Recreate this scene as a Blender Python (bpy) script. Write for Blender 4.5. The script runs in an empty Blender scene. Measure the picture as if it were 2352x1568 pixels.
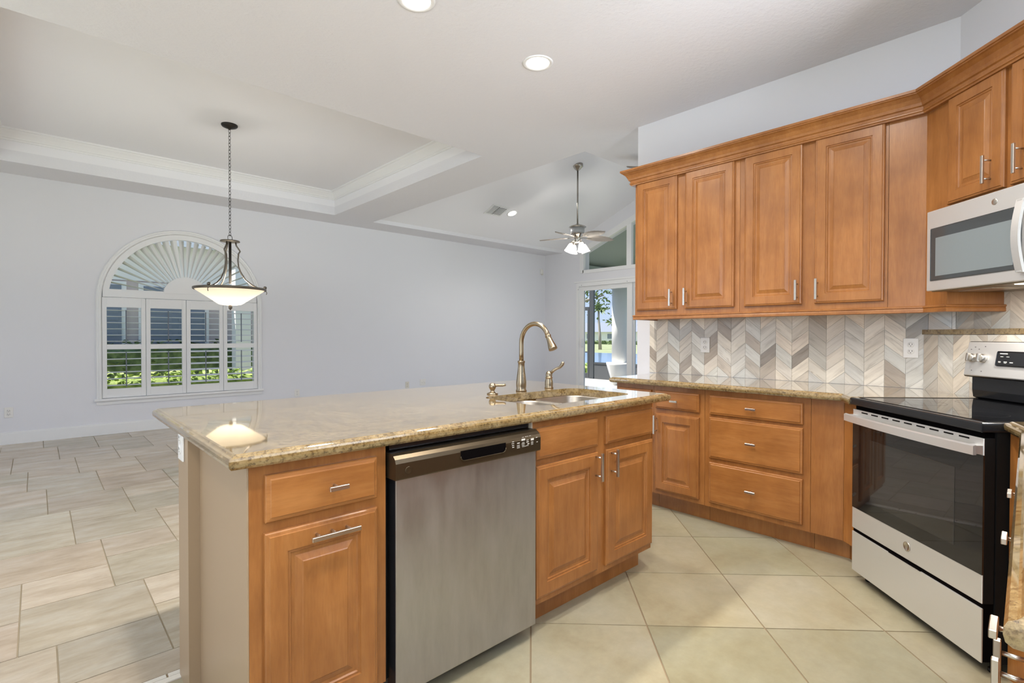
import bpy, bmesh, math, random
from mathutils import Vector, Matrix

# ------------------------------------------------------------------ scene / camera / light
SC = bpy.context.scene
COL = SC.collection
PI = math.pi
H_CAM = 1.225
F_PX = 1181.03
SC.view_settings.view_transform = 'Standard'
SC.view_settings.look = 'None'
SC.view_settings.exposure = 0.03
SC.view_settings.gamma = 1.0
SC.view_settings.use_curve_mapping = False


def make_camera():
    yaw, pit, rol = math.radians(47.2389), math.radians(-0.68605), math.radians(0.0949)
    cy, sy = math.cos(yaw), math.sin(yaw)
    F = Vector((cy, sy, 0)); r = Vector((sy, -cy, 0)); u = Vector((0, 0, 1))
    F2 = F * math.cos(pit) + u * math.sin(pit); u2 = u * math.cos(pit) - F * math.sin(pit)
    r3 = r * math.cos(rol) + u2 * math.sin(rol); u3 = u2 * math.cos(rol) - r * math.sin(rol)
    cd = bpy.data.cameras.new('camera'); co = bpy.data.objects.new('camera', cd)
    cd.sensor_fit = 'HORIZONTAL'; cd.sensor_width = 36.0
    cd.lens = F_PX / 2352 * 36.0
    cd.clip_start = 0.02; cd.clip_end = 1000
    m = Matrix((r3, u3, -F2)).transposed().to_4x4(); m.translation = (0, 0, H_CAM)
    co.matrix_world = m
    COL.objects.link(co); SC.camera = co


make_camera()

W = bpy.data.worlds.new('world'); SC.world = W; W.use_nodes = True
_nt = W.node_tree; _bg = _nt.nodes['Background']
_tc = _nt.nodes.new('ShaderNodeTexCoord'); _sx = _nt.nodes.new('ShaderNodeSeparateXYZ'); _cr = _nt.nodes.new('ShaderNodeValToRGB')
_e = _cr.color_ramp.elements
_e[0].position = 0.0; _e[0].color = (.62, .75, .95, 1); _e[1].position = .75; _e[1].color = (.22, .42, .85, 1)
_m = _e.new(.22); _m.color = (.42, .61, .94, 1)
_nt.links.new(_tc.outputs['Generated'], _sx.inputs[0]); _nt.links.new(_sx.outputs['Z'], _cr.inputs[0])
_nt.links.new(_cr.outputs[0], _bg.inputs[0]); _bg.inputs[1].default_value = 1.0


def lamp(name, kind, loc, energy, color=(1, 1, 1), aim=None, **kw):
    d = bpy.data.lights.new(name, kind); d.energy = energy; d.color = color
    for k, v in kw.items(): setattr(d, k, v)
    o = bpy.data.objects.new(name, d); o.location = loc
    if aim is not None:
        o.rotation_euler = (Vector(aim) - Vector(loc)).to_track_quat('-Z', 'Y').to_euler()
    COL.objects.link(o); return o


lamp('sun', 'SUN', (0, 0, 21), 8.5, (1, .96, .88), aim=(8, -7, 0), angle=math.radians(0.6))
# daylight fill lamps added at assumed unseen window openings; the sliders are real
DAY = (.82, .905, 1.0)
lamp('fill_nook', 'AREA', (-2.12, .1, 1.55), 54, DAY, aim=(2.2, .5, 2.9), shape='RECTANGLE', size=2.6, size_y=1.8)
lamp('fill_rear', 'AREA', (-.2, -2.45, 1.55), 20, DAY, aim=(.1, -.9, 3.2), shape='RECTANGLE', size=2.6, size_y=1.9, spread=math.radians(85))
lamp('fill_rear', 'AREA', (1.95, -2.45, 1.65), 100, DAY, aim=(2.5, -.7, 3.2), shape='RECTANGLE', size=1.1, size_y=1.6, spread=math.radians(85))  # unseen source, aimed up to brighten the kitchen ceiling
lamp('fill_left', 'AREA', (-2.15, 4.9, 1.35), 25, DAY, aim=(2, 4.3, 1.9), shape='RECTANGLE', size=2.6, size_y=2.1)
lamp('fill_family', 'AREA', (6.2, 1.58, 1.5), 30, DAY, aim=(6.2, 6, 2.2), shape='RECTANGLE', size=3.0, size_y=2.2)
lamp('daylight_sliders', 'AREA', (8.36, 4.9, 1.1), 16, DAY, aim=(4, 4.9, 1.1), shape='RECTANGLE', size=3.6, size_y=2.0)
WARM = (1.0, .94, .86)

# ------------------------------------------------------------------ materials


def lin(h):
    h = h.lstrip('#'); v = [int(h[i:i + 2], 16) / 255 for i in (0, 2, 4)]
    return tuple(c / 12.92 if c <= .04045 else ((c + .055) / 1.055) ** 2.4 for c in v)


class Mat:
    def __init__(s, name, color=(.8, .8, .8), rough=.5, metal=0.0, **kw):
        s.m = bpy.data.materials.new(name); s.m.use_nodes = True
        s.t = s.m.node_tree; s.b = s.t.nodes['Principled BSDF']
        s.set('Base Color', (*color, 1)); s.set('Roughness', rough); s.set('Metallic', metal)
        for k, v in kw.items(): s.set(k.replace('_', ' '), v)

    def set(s, k, v): s.b.inputs[k].default_value = v

    def n(s, typ, **kw):
        nd = s.t.nodes.new('ShaderNode' + typ)
        for k, v in kw.items():
            if k in nd.inputs: nd.inputs[k].default_value = v
            else: setattr(nd, k, v)
        return nd

    def l(s, a, b): s.t.links.new(a, b)

    def coords(s, scale=(1, 1, 1), kind='Object', rnd=False):
        tc = s.n('TexCoord'); mp = s.n('Mapping'); mp.inputs['Scale'].default_value = scale
        s.l(tc.outputs[kind], mp.inputs[0])
        if rnd:
            oi = s.n('ObjectInfo'); mu = s.n('Math', operation='MULTIPLY'); mu.inputs[1].default_value = 37.0
            s.l(oi.outputs['Random'], mu.inputs[0]); s.l(mu.outputs[0], mp.inputs['Location'])
        return mp.outputs[0]

    def noise(s, vec, scale=5.0, detail=4.0, rough=.55, dist=0.0):
        nd = s.n('TexNoise'); nd.inputs['Scale'].default_value = scale; nd.inputs['Detail'].default_value = detail
        nd.inputs['Roughness'].default_value = rough; nd.inputs['Distortion'].default_value = dist
        s.l(vec, nd.inputs['Vector']); return nd.outputs['Fac']

    def ramp(s, fac, stops):
        r = s.n('ValToRGB'); e = r.color_ramp.elements
        while len(e) < len(stops): e.new(.5)
        for i, (p, c) in enumerate(stops):
            e[i].position = p; e[i].color = (*c, 1) if len(c) == 3 else c
        s.l(fac, r.inputs[0]); return r.outputs[0]

    def mix(s, a, b, fac, mode='MIX'):
        m = s.n('Mix', data_type='RGBA', blend_type=mode)
        for sock, v in ((m.inputs[0], fac), (m.inputs[6], a), (m.inputs[7], b)):
            if hasattr(v, 'links') or hasattr(v, 'is_output'): s.l(v, sock)
            else: sock.default_value = v if not isinstance(v, tuple) else ((*v, 1) if len(v) == 3 else v)
        return m.outputs[2]

    def bump(s, fac, strength=.1, dist=.002):
        b = s.n('Bump'); b.inputs['Strength'].default_value = strength; b.inputs['Distance'].default_value = dist
        s.l(fac, b.inputs['Height']); s.l(b.outputs[0], s.b.inputs['Normal'])

    def col(s, out): s.l(out, s.b.inputs['Base Color'])


M = {}


def mk(name, *a, **k):
    m = Mat(name, *a, **k); M[name] = m.m; return m


m = mk('wall_paint', (.785, .785, .82), .55); m.bump(m.noise(m.coords((1, 1, 1)), 90, 3), .06, .002)
m = mk('ceiling_paint', (.785, .782, .815), .75)
_v = m.coords((1, 1, 1)); m.bump(m.noise(_v, 38, 5, .62), .5, .006)
m = mk('tray_paint', (.87, .868, .895), .7); m.bump(m.noise(m.coords((1, 1, 1)), 45, 4), .12, .004)
mk('trim_paint', (.84, .84, .84), .3)
mk('shaded_white_paint', (.37, .265, .165), .4)  # white paint toned tan to carry the shade on end panel and post


def wood(name, scale, a, b, c):
    m = mk(name, b, .33); m.set('Specular IOR Level', .45)
    v = m.coords(scale, rnd=True)
    big = m.noise(m.coords((2.2, 2.2, 2.2), rnd=True), 2.2, 3, .5)
    grain = m.noise(v, 3.2, 6, .6, .5)
    fine = m.noise(m.coords(tuple(q * 3.5 for q in scale), rnd=True), 6, 4, .6)
    c1 = m.ramp(grain, [(.3, a), (.52, b), (.75, c)])
    c2 = m.ramp(big, [(.3, (.80, .74, .68)), (.7, (1.1, 1.08, 1.05))])
    o = m.mix(c1, c2, 1.0, 'MULTIPLY')
    c3 = m.ramp(fine, [(.35, (.90, .88, .86)), (.6, (1, 1, 1))])
    m.col(m.mix(o, c3, 1.0, 'MULTIPLY')); m.bump(fine, .03, .001)
    m.set('Coat Weight', .25); m.set('Coat Roughness', .25)


WA, WB, WC = (.315, .122, .029), (.368, .150, .039), (.42, .185, .055)
wood('maple', (7, 7, .8), WA, WB, WC)
wood('maple_horizontal', (.8, 7, 7), WA, WB, WC)
m = mk('maple_shadow', (.24, .085, .024), .45)
mk('black_gap', (.005, .004, .004), 1.0, 0.0, Specular_IOR_Level=0.0)
mk('cream_edge', (.62, .52, .38), .5)

m = mk('granite', (.5, .36, .18), .06)
v = m.coords((1, 1, 1))
n1 = m.noise(v, 26, 6, .7); n2 = m.noise(v, 75, 4, .7); n3 = m.noise(v, 7, 3, .5, .6); n4 = m.noise(m.coords((1, 1, 1), 'Object'), 160, 3, .7)
c1 = m.ramp(n1, [(.28, (.17, .10, .035)), (.45, (.28, .195, .083)), (.62, (.36, .265, .13)), (.8, (.44, .35, .195))])
c2 = m.ramp(n2, [(.30, (.07, .05, .04)), (.41, (.55, .50, .42)), (.5, (1, 1, 1))])
c3 = m.ramp(n3, [(.3, (.80, .78, .74)), (.65, (1.08, 1.05, 1.0))])
c4 = m.ramp(n4, [(.30, (.35, .30, .25)), (.40, (1, 1, 1))])
o = m.mix(m.mix(m.mix(c1, c2, .85, 'MULTIPLY'), c3, 1.0, 'MULTIPLY'), c4, .6, 'MULTIPLY')
m.col(o); m.set('Specular IOR Level', .7); m.set('Coat Weight', 1.0); m.set('Coat Roughness', .03); m.set('Coat IOR', 1.6)

m = mk('stainless', (.52, .505, .485), .30, .85)
v = m.coords((260, 260, 3)); g = m.noise(v, 2, 3, .6); w_ = m.noise(m.coords((9, 9, 2)), 3, 4, .6)
m.l(m.ramp(w_, [(.3, (.29,) * 3), (.7, (.42,) * 3)]), m.b.inputs['Roughness']); m.bump(g, .03, .0006)
m.col(m.ramp(w_, [(.3, (.37, .358, .342)), (.7, (.44, .427, .41))]))
m = mk('stainless_bright', (.76, .755, .74), .38, .72)
v = m.coords((3, 260, 260)); m.bump(m.noise(v, 2, 3, .6), .03, .0006)
m = mk('sink_steel', (.38, .345, .30), .42, 1.0)
mk('nickel', (.62, .58, .52), .28, 1.0)
mk('faucet_bronze', (.345, .275, .185), .28, 1.0)
mk('bronze_panel', (.085, .062, .036), .30, .75)
mk('black_enamel', (.012, .013, .015), .22)
mk('black_matte', (.010, .010, .010), .6, 0.0, Specular_IOR_Level=.2)
mk('black_glass', (.006, .006, .007), .03, 0.0, Specular_IOR_Level=.8)
mk('oven_window', (.022, .02, .018), .03, 0.0, Specular_IOR_Level=.8)
mk('dark_iron', (.030, .026, .022), .45, .6)
mk('brushed_iron', (.16, .14, .115), .4, .85)
mk('fan_metal', (.42, .39, .35), .22, 1.0)
mk('fan_grey', (.52, .53, .54), .35, .2)
mk('leaf_wood_pale', (.52, .47, .43), .5)
mk('mark_white', (.80, .77, .70), .5)
mk('mark_dark', (.03, .03, .03), .5)
mk('mark_red', (.5, .05, .03), .5)
mk('plastic_white', (.82, .80, .77), .35)
mk('plastic_ivory', (.74, .70, .62), .35)
mk('slot_dark', (.03, .028, .025), .5)
mk('mw_glass', (.055, .06, .062), .05, 0.0, Specular_IOR_Level=.7)
mk('mw_screen', (.22, .25, .26), .14, 0.0, Specular_IOR_Level=.7)
mk('underside_bronze', (.25, .20, .12), .3, .8)
m = mk('glass', (1, 1, 1), 0.0); m.set('Transmission Weight', 1.0); m.set('IOR', 1.01); m.set('Specular IOR Level', .3)


def glow(name, color, strength, base=(.9, .88, .84)):
    m = mk(name, base, .4); m.set('Emission Color', (*color, 1)); m.set('Emission Strength', strength); return m


glow('lamp_lens', (1, .93, .82), 9.0)
glow('bell_glass', (1, .96, .90), 1.5)
glow('mw_bulb', (1, .9, .7), 6.0)
m = mk('bowl_glass', (.95, .86, .70), .35)
m.set('Emission Color', (1, .90, .74, 1)); m.set('Emission Strength', .30)
_tr = m.n('BsdfTranslucent'); _tr.inputs[0].default_value = (.62, .52, .38, 1); _mx = m.n('MixShader'); _mx.inputs[0].default_value = .35
m.l(m.b.outputs[0], _mx.inputs[1]); m.l(_tr.outputs[0], _mx.inputs[2]); m.l(_mx.outputs[0], m.t.nodes['Material Output'].inputs[0])


def tone_mat(name, ramp, sc, amount, rough, base, streak=(1, 1, 1)):
    """tile: tone per tile from the 'tone' attribute, cloudy noise over it"""
    m = mk(name, base, rough)
    at = m.n('Attribute', attribute_name='tone')
    v = m.coords(streak)
    n1 = m.noise(v, sc, 6, .62, .3); n2 = m.noise(v, sc * 6, 5, .7)
    c = m.ramp(n1, ramp)
    c2 = m.ramp(n2, [(.3, (.90, .89, .87)), (.7, (1.05, 1.04, 1.03))])
    o = m.mix(c, c2, 1.0, 'MULTIPLY')
    o = m.mix(o, at.outputs['Color'], amount, 'MULTIPLY')
    m.col(o); return m


m = tone_mat('living_tile', [(.3, (.43, .355, .26)), (.5, (.54, .46, .36)), (.72, (.61, .545, .46))], 3.2, 1.0, .22, (.6, .55, .45), (.8, 2.6, 1))
m = tone_mat('kitchen_tile', [(.25, (.315, .265, .165)), (.45, (.375, .338, .228)), (.75, (.42, .395, .30))], 2.6, 1.0, .30, (.6, .52, .36))
mk('grout_living', (.36, .30, .21), .8); mk('grout_kitchen', (.27, .20, .12), .8)
m = mk('chevron_marble', (.75, .73, .69), .22)
at = m.n('Attribute', attribute_name='tone'); uv = m.n('UVMap'); mp = m.n('Mapping'); mp.inputs['Scale'].default_value = (4, 34, 1)
m.l(uv.outputs[0], mp.inputs[0])
n1 = m.noise(mp.outputs[0], 1.0, 7, .62, 1.0)
mp2 = m.n('Mapping'); mp2.inputs['Scale'].default_value = (7, 60, 1); m.l(uv.outputs[0], mp2.inputs[0])
n2 = m.noise(mp2.outputs[0], .8, 3, .5, 1.5)
c1 = m.ramp(n1, [(.28, (.58, .55, .52)), (.42, (.85, .83, .80)), (.6, (1.0, .99, .97)), (.8, (.86, .82, .76))])
c2 = m.ramp(n2, [(.26, (.50, .44, .37)), (.34, (1, 1, 1))])
o = m.mix(at.outputs['Color'], c1, .85, 'MULTIPLY'); o = m.mix(o, c2, .6, 'MULTIPLY'); m.col(o)
mk('marble_grout', (.60, .57, .52), .7)
m = mk('grass', (.20, .30, .07), .9); m.col(m.ramp(m.noise(m.coords((1, 1, 1)), .8, 6), [(.3, (.24, .27, .13)), (.7, (.33, .35, .19))]))
m = mk('hedge_leaf', (.09, .16, .03), .6); m.col(m.ramp(m.noise(m.coords((1, 1, 1)), 9, 3), [(.35, (.07, .11, .04)), (.65, (.19, .25, .09))]))
m = mk('hedge_bright', (.30, .42, .08), .6); m.col(m.ramp(m.noise(m.coords((1, 1, 1)), 9, 3), [(.35, (.17, .27, .04)), (.65, (.45, .55, .15))]))
m = mk('water', (.10, .22, .42), .12); m.bump(m.noise(m.coords((1, 3, 1)), .6, 4), .1, .05)
mk('stucco_pink', (.66, .56, .53), .9); mk('stucco_white', (.88, .87, .84), .85); mk('stucco_green', (.40, .44, .40), .9)
m = mk('roof_tile', (.30, .27, .26), .85); m.col(m.ramp(m.noise(m.coords((3, 9, 3)), 2, 4), [(.35, (.38, .30, .27)), (.65, (.72, .66, .62))]))
mk('roof_grey', (.22, .24, .28), .85)
mk('shutter_blue', (.15, .17, .21), .6); mk('blind_grey', (.24, .27, .33), .6); mk('window_dark', (.24, .27, .33), .15)  # the dark pane colour carries blue-grey reflections
mk('cage_metal', (.075, .08, .085), .5); mk('cage_panel', (.10, .105, .11), .6)
mk('gravel', (.62, .59, .54), .95); mk('concrete', (.42, .41, .39), .9); mk('trunk', (.36, .31, .26), .9); mk('palm_leaf', (.20, .26, .11), .7)

# ------------------------------------------------------------------ mesh helpers


def new(): return bmesh.new()


def box(bm, x0, x1, y0, y1, z0, z1, bev=0.0, seg=1):
    b2 = bmesh.new() if bev else bm
    P = [(x0, y0, z0), (x1, y0, z0), (x1, y1, z0), (x0, y1, z0), (x0, y0, z1), (x1, y0, z1), (x1, y1, z1), (x0, y1, z1)]
    v = [b2.verts.new(p) for p in P]
    for f in ((0, 3, 2, 1), (4, 5, 6, 7), (0, 1, 5, 4), (1, 2, 6, 5), (2, 3, 7, 6), (3, 0, 4, 7)): b2.faces.new([v[i] for i in f])
    if bev:
        bmesh.ops.bevel(b2, geom=b2.edges[:], offset=bev, segments=seg, profile=.5, affect='EDGES')
        merge(bm, b2); b2.free()


def merge(bm, b2, mat=None):
    mp = {}
    for v in b2.verts: mp[v] = bm.verts.new(mat @ v.co if mat else v.co)
    for f in b2.faces:
        try:
            nf = bm.faces.new([mp[v] for v in f.verts]); nf.smooth = f.smooth
        except ValueError: pass


def frame_z(t):
    t = Vector(t).normalized(); a = Vector((0, 0, 1)) if abs(t.z) < .9 else Vector((1, 0, 0))
    x = a.cross(t).normalized(); return x, t.cross(x)


def tube(bm, pts, rad, n=10, cap=True):
    pts = [Vector(p) for p in pts]; N = len(pts)
    rad = rad if isinstance(rad, (list, tuple)) else [rad] * N
    rings = []; x = None
    for i, p in enumerate(pts):
        t = (pts[min(i + 1, N - 1)] - pts[max(i - 1, 0)]).normalized()
        if x is None: x, y = frame_z(t)
        else:
            x = (x - t * x.dot(t)).normalized(); y = t.cross(x)
        rings.append([bm.verts.new(p + (x * math.cos(2 * PI * k / n) + y * math.sin(2 * PI * k / n)) * rad[i]) for k in range(n)])
    for a, b in zip(rings, rings[1:]):
        for k in range(n):
            f = bm.faces.new((a[k], a[(k + 1) % n], b[(k + 1) % n], b[k])); f.smooth = True
    if cap:
        bm.faces.new(rings[0][::-1]); bm.faces.new(rings[-1])


def lathe(bm, prof, c=(0, 0, 0), n=24, axis=(0, 0, 1), smooth=True, cap=True):
    """prof: (radius, height) along axis"""
    ax = Vector(axis).normalized(); x, y = frame_z(ax); c = Vector(c); rings = []
    for r, h in prof:
        r = max(r, 1e-5)
        rings.append([bm.verts.new(c + ax * h + (x * math.cos(2 * PI * k / n) + y * math.sin(2 * PI * k / n)) * r) for k in range(n)])
    for a, b in zip(rings, rings[1:]):
        for k in range(n):
            f = bm.faces.new((a[k], a[(k + 1) % n], b[(k + 1) % n], b[k])); f.smooth = smooth
    if cap:
        bm.faces.new(rings[0][::-1]); bm.faces.new(rings[-1])


def prism(bm, poly, z0, z1):
    a = [bm.verts.new((x, y, z0)) for x, y in poly]; b = [bm.verts.new((x, y, z1)) for x, y in poly]
    n = len(poly)
    for i in range(n): bm.faces.new((a[i], a[(i + 1) % n], b[(i + 1) % n], b[i]))
    bm.faces.new(a[::-1]); bm.faces.new(b)


def extr(bm, poly, y0, y1):
    """polygon in local x,z extruded along y"""
    a = [bm.verts.new((x, y0, z)) for x, z in poly]; b = [bm.verts.new((x, y1, z)) for x, z in poly]
    n = len(poly)
    for i in range(n): bm.faces.new((a[i], b[i], b[(i + 1) % n], a[(i + 1) % n]))
    bm.faces.new(a); bm.faces.new(b[::-1])


def offset(poly, d, closed=True):
    """mitred offset to the left side normal (outward for clockwise loops)"""
    n = len(poly); out = []
    for i in range(n):
        p = Vector(poly[i])
        a = Vector(poly[i - 1]) if (closed or i > 0) else None
        b = Vector(poly[(i + 1) % n]) if (closed or i < n - 1) else None
        ns = []
        if a is not None: e = (p - a).normalized(); ns.append(Vector((-e.y, e.x)))
        if b is not None: e = (b - p).normalized(); ns.append(Vector((-e.y, e.x)))
        if len(ns) == 1: q = ns[0]
        else:
            q = ns[0] + ns[1]; q = q / max(q.length_squared / 2, .15)
            q = (ns[0] + ns[1]).normalized(); q = q / max(q.dot(ns[0]), .3)
        out.append((p.x + q.x * d, p.y + q.y * d))
    return out


def sweep(bm, path, prof, closed=False, smooth=False):
    """profile [(outward offset, z)] carried along a plan path (outward = left of travel)"""
    rings = [[bm.verts.new((x, y, z)) for x, y in offset(path, d, closed)] for d, z in prof]
    n = len(path)
    for a, b in zip(rings, rings[1:]):
        for i in range(n if closed else n - 1):
            j = (i + 1) % n
            f = bm.faces.new((a[i], a[j], b[j], b[i])); f.smooth = smooth
    if not closed:
        for i in (0, n - 1):
            try: bm.faces.new([r[i] for r in rings])
            except ValueError: pass
    return rings


def panel(bm, x0, x1, z0, z1, loops, yb=0.0):
    """nested rectangular loops [(inset, y)] from back edge to centre"""
    rs = []
    rs.append([bm.verts.new(p) for p in ((x0, yb, z0), (x1, yb, z0), (x1, yb, z1), (x0, yb, z1))])
    for d, y in loops:
        rs.append([bm.verts.new(p) for p in ((x0 + d, y, z0 + d), (x1 - d, y, z0 + d), (x1 - d, y, z1 - d), (x0 + d, y, z1 - d))])
    for a, b in zip(rs, rs[1:]):
        for k in range(4): bm.faces.new((a[k], a[(k + 1) % 4], b[(k + 1) % 4], b[k]))
    bm.faces.new(rs[-1]); bm.faces.new(rs[0][::-1])


DOOR = [(0, -.012), (.003, -.0155), (.010, -.017), (.012, -.020), (.058, -.020), (.0595, -.0150), (.063, -.0148), (.0665, -.0155), (.070, -.011), (.080, -.0105), (.098, -.0165), (.101, -.0185)]
DRAWER = [(0, -.012), (.003, -.0155), (.011, -.0165), (.014, -.020), (.018, -.020)]


def obj(name, bm, mat, parent=None, loc=None, smooth=False):
    me = bpy.data.meshes.new(name); bmesh.ops.recalc_face_normals(bm, faces=bm.faces[:]); bm.to_mesh(me); bm.free()
    if smooth:
        for p in me.polygons: p.use_smooth = True
    for x in (mat if isinstance(mat, (list, tuple)) else [mat]): me.materials.append(M[x])
    o = bpy.data.objects.new(name, me); COL.objects.link(o)
    if loc: o.location = loc
    if parent: o.parent = parent
    return o


def tag(o, label, cat, group=None, kind=None):
    o['label'] = label; o['category'] = cat
    if group: o['group'] = group
    if kind: o['kind'] = kind
    return o


def thing(name, label, cat, loc=(0, 0, 0), rotz=0.0, group=None):
    o = bpy.data.objects.new(name, None); COL.objects.link(o); o.empty_display_size = .1
    o.location = loc; o.rotation_euler = (0, 0, rotz); return tag(o, label, cat, group)


def struct(name, bm, mat, label=None, cat='wall', parent=None):
    o = obj(name, bm, mat, parent); o['kind'] = 'structure'
    if not parent: tag(o, label or name.replace('_', ' '), cat)
    return o


def bx(name, parent, mat, *a, **k):
    bm = new(); box(bm, *a, **k); return obj(name, bm, mat, parent)


def copy_thing(root, label=None, group=None):
    r = root.copy(); COL.objects.link(r)
    if label: r['label'] = label
    if group: r['group'] = group

    def rec(o, par):
        for ch in list(o.children):
            c = ch.copy(); COL.objects.link(c); c.parent = par; rec(ch, c)
    rec(root, r); return r


def wall_holes(bm, u0, u1, z0, z1, holes, t0, t1, axis):
    """slab between t0,t1 with rectangular holes; axis 'x': runs along x, thickness in y"""
    us = sorted({u0, u1, *[h[0] for h in holes], *[h[1] for h in holes]})
    for a, b in zip(us, us[1:]):
        hs = sorted([(h[2], h[3]) for h in holes if h[0] <= a and h[1] >= b]); z = z0
        for p, q in hs + [(z1, z1)]:
            if p > z + 1e-6:
                if axis == 'x': box(bm, a, b, t0, t1, z, p)
                else: box(bm, t0, t1, a, b, z, p)
            z = q


def clip(poly, x0, x1, y0, y1):
    def cut(pl, f, g):
        out = []
        for i, p in enumerate(pl):
            q = pl[(i + 1) % len(pl)]
            if f(p) >= 0: out.append(p)
            if (f(p) >= 0) != (f(q) >= 0):
                t = f(p) / (f(p) - f(q)); out.append((p[0] + (q[0] - p[0]) * t, p[1] + (q[1] - p[1]) * t))
        return out
    for f in (lambda p: p[0] - x0, lambda p: x1 - p[0], lambda p: p[1] - y0, lambda p: y1 - p[1]):
        poly = cut(poly, f, None)
        if len(poly) < 3: return []
    return poly


def shrink(poly, d):
    a = sum(poly[i][0] * poly[(i + 1) % len(poly)][1] - poly[(i + 1) % len(poly)][0] * poly[i][1] for i in range(len(poly)))
    return offset(poly, d if a > 0 else -d)

# ------------------------------------------------------------------ setting: floors


ZC = 3.015; YF = 8.02; XB = 8.43; XK = 3.815
rnd = random.Random(7)


def tiles(bm, polys, region, gap, z, depth, tones, plane=None):
    lay = bm.loops.layers.color.new('tone') if 'tone' not in bm.loops.layers.color else bm.loops.layers.color['tone']
    for poly in polys:
        p = clip(poly, *region)
        if len(p) < 3: continue
        try: p = shrink(p, gap)
        except Exception: continue
        t = tones()
        a = [bm.verts.new((x, y, z)) for x, y in p]; b = [bm.verts.new((x, y, z - depth)) for x, y in p]
        fs = [bm.faces.new(a)]
        for i in range(len(p)): fs.append(bm.faces.new((a[i], b[i], b[(i + 1) % len(p)], a[(i + 1) % len(p)])))
        for f in fs:
            for lp in f.loops: lp[lay] = (*t, 1)


def g(a, b, c=0.0):
    v = rnd.uniform(a, b); return (v * (1 + c * rnd.uniform(-1, 1)), v, v * (1 - c * rnd.uniform(0, 1)))


# living-room floor: squares of two sizes in a stepped pattern
LA, LB, LO = .447, .335, (-.062, 2.695)
polys = []
for i in range(-30, 30):
    for j in range(-30, 30):
        x = LO[0] + i * LA - j * LB; y = LO[1] - i * LB - j * LA
        if not (-2.8 < x < 9 and 1.2 < y < 8.6): continue
        polys.append([(x, y), (x + LA, y), (x + LA, y + LA), (x, y + LA)])
        polys.append([(x, y + LA), (x + LB, y + LA), (x + LB, y + LA + LB), (x, y + LA + LB)])
bm = new(); tiles(bm, polys, (-2.2, XB, 2.2, YF), .0028, 0, .004, lambda: g(.90, 1.04, .02))
fl = struct('floor', bm, 'living_tile', 'pale beige stone tile floor of the empty living and dining area', 'floor')
bm = new(); box(bm, -2.2, XB, 2.2, YF, -.12, -.003); struct('grout', bm, 'grout_living', parent=fl)
# kitchen floor: diagonal squares
q = .490 / math.sqrt(2); polys = []
for i in range(-16, 16):
    for j in range(-16, 16):
        cx = 2.232 + (i + j) * q; cy = .850 + (j - i) * q
        polys.append([(cx, cy), (cx + q, cy + q), (cx + 2 * q, cy), (cx + q, cy - q)])
bm = new(); tiles(bm, polys, (-2.2, 3.95, -2.5, 2.14), .0032, 0, .004, lambda: g(.93, 1.04, .02))
fk = struct('floor_kitchen', bm, 'kitchen_tile', 'cream square floor tiles laid diagonally in the kitchen', 'floor')
bm = new(); box(bm, -2.2, 3.95, -2.5, 2.2, -.12, -.003); struct('grout', bm, 'grout_kitchen', parent=fk)
bm = new()
x = -2.2
while x < 3.9:
    box(bm, x, x + .30, 2.144, 2.172, -.003, .0015); box(bm, x + .1, x + .398, 2.175, 2.197, -.003, .0015); x += .305
struct('trim_1', bm, 'plastic_ivory', 'narrow pale stone border strip between the two floors', 'trim')

# ------------------------------------------------------------------ setting: walls
# far wall with the arched opening
AX, AR, AZ, SILL = 1.473, .90, 1.66, .43     # arch centre, radius of the opening, spring line, sill
bm = new()
x0, x1 = AX - AR, AX + AR
box(bm, -2.2, x0, YF, YF + .2, 0, ZC); box(bm, x1, XB, YF, YF + .2, 0, ZC); box(bm, x0, x1, YF, YF + .2, 0, SILL)
N = 32
for k in range(N):
    a, b = PI - PI * k / N, PI - PI * (k + 1) / N
    pa = (AX + AR * math.cos(a), AZ + AR * math.sin(a)); pb = (AX + AR * math.cos(b), AZ + AR * math.sin(b))
    extr(bm, [pa, pb, (pb[0], ZC), (pa[0], ZC)], YF, YF + .2)
bmesh.ops.remove_doubles(bm, verts=bm.verts[:], dist=1e-5)
struct('wall_far', bm, 'wall_paint', 'long white far wall with the arched window')
bm = new(); box(bm, -2.2, XB, YF - .014, YF, 0, .12); box(bm, -2.2, XB, YF - .009, YF, .12, .135)
struct('baseboard_far', bm, 'trim_paint', 'white baseboard along the far wall', 'baseboard')
# back wall with sliding doors and the sloped transom above them
DY0, DY1 = 3.4, 7.05; DZ = 2.28
bm = new()
VZ0, VS, VY = 3.075, .40, 7.5                 # vault: height at its low edge, slope, y of the low edge


def vz(y): return VZ0 + VS * (VY - y)


def wall_quad(pts):   # (y,z) polygon, thickness in x
    a = [bm.verts.new((XB, y, z)) for y, z in pts]; b = [bm.verts.new((XB + .2, y, z)) for y, z in pts]
    n = len(pts); bm.faces.new(a); bm.faces.new(b[::-1])
    for i in range(n): bm.faces.new((a[i], b[i], b[(i + 1) % n], a[(i + 1) % n]))


TY0, TY1 = 4.6, 6.92; TZ0 = 2.57             # transom opening


def tz(y): return 2.975 + .385 * (6.90 - y)


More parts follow.
